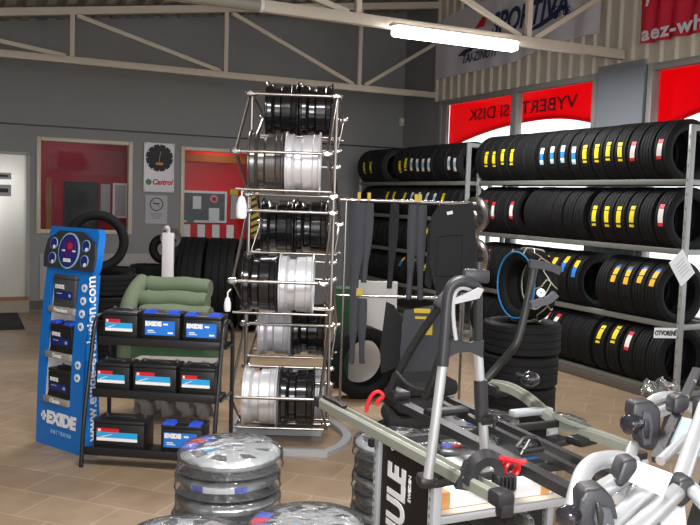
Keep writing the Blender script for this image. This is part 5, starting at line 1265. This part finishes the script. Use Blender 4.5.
# legs of the carrier's trestle, out of frame
for (px, py, Z) in ((690, 545, 1.62), (575, 545, 1.52), (712, 470, 1.95)):
    p = atd(px, py, Z); m = MB(); m.cyl(lp(p), lp((p.x, p.y, 0.0)), 0.016, 12); m.build('trestle_leg', 'bar_black', C4)
strut(atd(575,545,1.52), atd(690,545,1.62), 0.03, 0.03, 'bar_black', 'trestle_bar'); strut(atd(690,545,1.62), atd(712,470,1.95), 0.03, 0.03, 'bar_black', 'trestle_bar')
# crumpled plastic and glass by the rack foot
P = at(660, 392, 0, 5.3); c = atd(661, 390, 2.05)
t = thing('plastic_film', 'crumpled clear plastic film caught on top of the silver carrier', 'plastic film', c)
m = MB(); rnd = random.Random(3); G = [[m.v(CR*(-0.05+0.09*i/8)+CU*(-0.02+0.04*j/4+rnd.uniform(-.018,.018))+FW*rnd.uniform(-.025,.025)) for j in range(5)] for i in range(9)]
for i in range(8):
    for j in range(4): m.f([G[i][j], G[i+1][j], G[i+1][j+1], G[i][j+1]])
m.build('film', 'film', t)
# ================================================================== LIGHT
w = bpy.data.worlds.new('world'); SC.world = w; w.use_nodes = True
nt = w.node_tree; bg = nt.nodes['Background']
sky = nt.nodes.new('ShaderNodeTexSky'); sky.sky_type = 'HOSEK_WILKIE'; sky.turbidity = 8; sky.sun_direction = (0.3, -0.4, 0.86)
hs = nt.nodes.new('ShaderNodeHueSaturation'); hs.inputs['Saturation'].default_value = 0.15
mxw = nt.nodes.new('ShaderNodeMix'); mxw.data_type = 'RGBA'; mxw.inputs[0].default_value = 0.85
nt.links.new(sky.outputs[0], hs.inputs['Color']); nt.links.new(hs.outputs[0], mxw.inputs[6]); mxw.inputs[7].default_value = (1.0, 1.02, 1.05, 1)
nt.links.new(mxw.outputs[2], bg.inputs['Color']); bg.inputs['Strength'].default_value = 1.6
def area(name, loc, target, size, power, col=(1,1,1), sy=None):
    l = bpy.data.lights.new(name, 'AREA'); l.energy = power; l.color = col; l.size = size
    if sy: l.shape = 'RECTANGLE'; l.size_y = sy
    o = bpy.data.objects.new(name, l); COL.objects.link(o); o.location = loc
    o.rotation_euler = (Vector(target)-Vector(loc)).to_track_quat('-Z', 'Y').to_euler(); return o
area('office_lamp', (1.6, YB+1.1, 2.68), (1.6, YB+1.1, 0), 0.8, 4, (1.0, 0.95, 0.9))
area('booth_fill', (3.5, YB+0.27, 2.6), (3.5, YB+0.30, 0), 0.25, 3, (1.0, 0.95, 0.9))  # added to brighten the booth, no lamp is known there
area('hall_light', (4.4, 6.9, 3.14), (4.4, 6.9, 0), 1.4, 60, (1.0, 0.97, 0.98), 0.1)
area('hall_light', (1.0, 2.5, 3.3), (1.0, 2.5, 0), 1.4, 100, (1.0, 0.97, 0.95), 0.3)
area('hall_light', (1.6, 6.85, 3.2), (1.6, 6.85, 0), 1.4, 40, (1.0, 0.97, 0.95), 0.2)  # added fill below the unlit fixture, brightens the left part of the hall
fl = bpy.data.lights.new('camera_flash', 'POINT'); fl.energy = 130; fl.shadow_soft_size = 0.03; fl.color = (1, 0.98, 1.0)
fo = bpy.data.objects.new('camera_flash', fl); COL.objects.link(fo); fo.location = (-0.04, -0.02, 1.73)
SC.view_settings.view_transform = 'Standard'; SC.view_settings.look = 'None'; SC.view_settings.gamma = 1; SC.view_settings.use_curve_mapping = False
SC.view_settings.exposure = 0.6
SC.cycles.max_bounces = 6; SC.cycles.transparent_max_bounces = 16; SC.cycles.sample_clamp_indirect = 6
SC.cycles.use_denoising = True; SC.cycles.caustics_reflective = False; SC.cycles.caustics_refractive = False
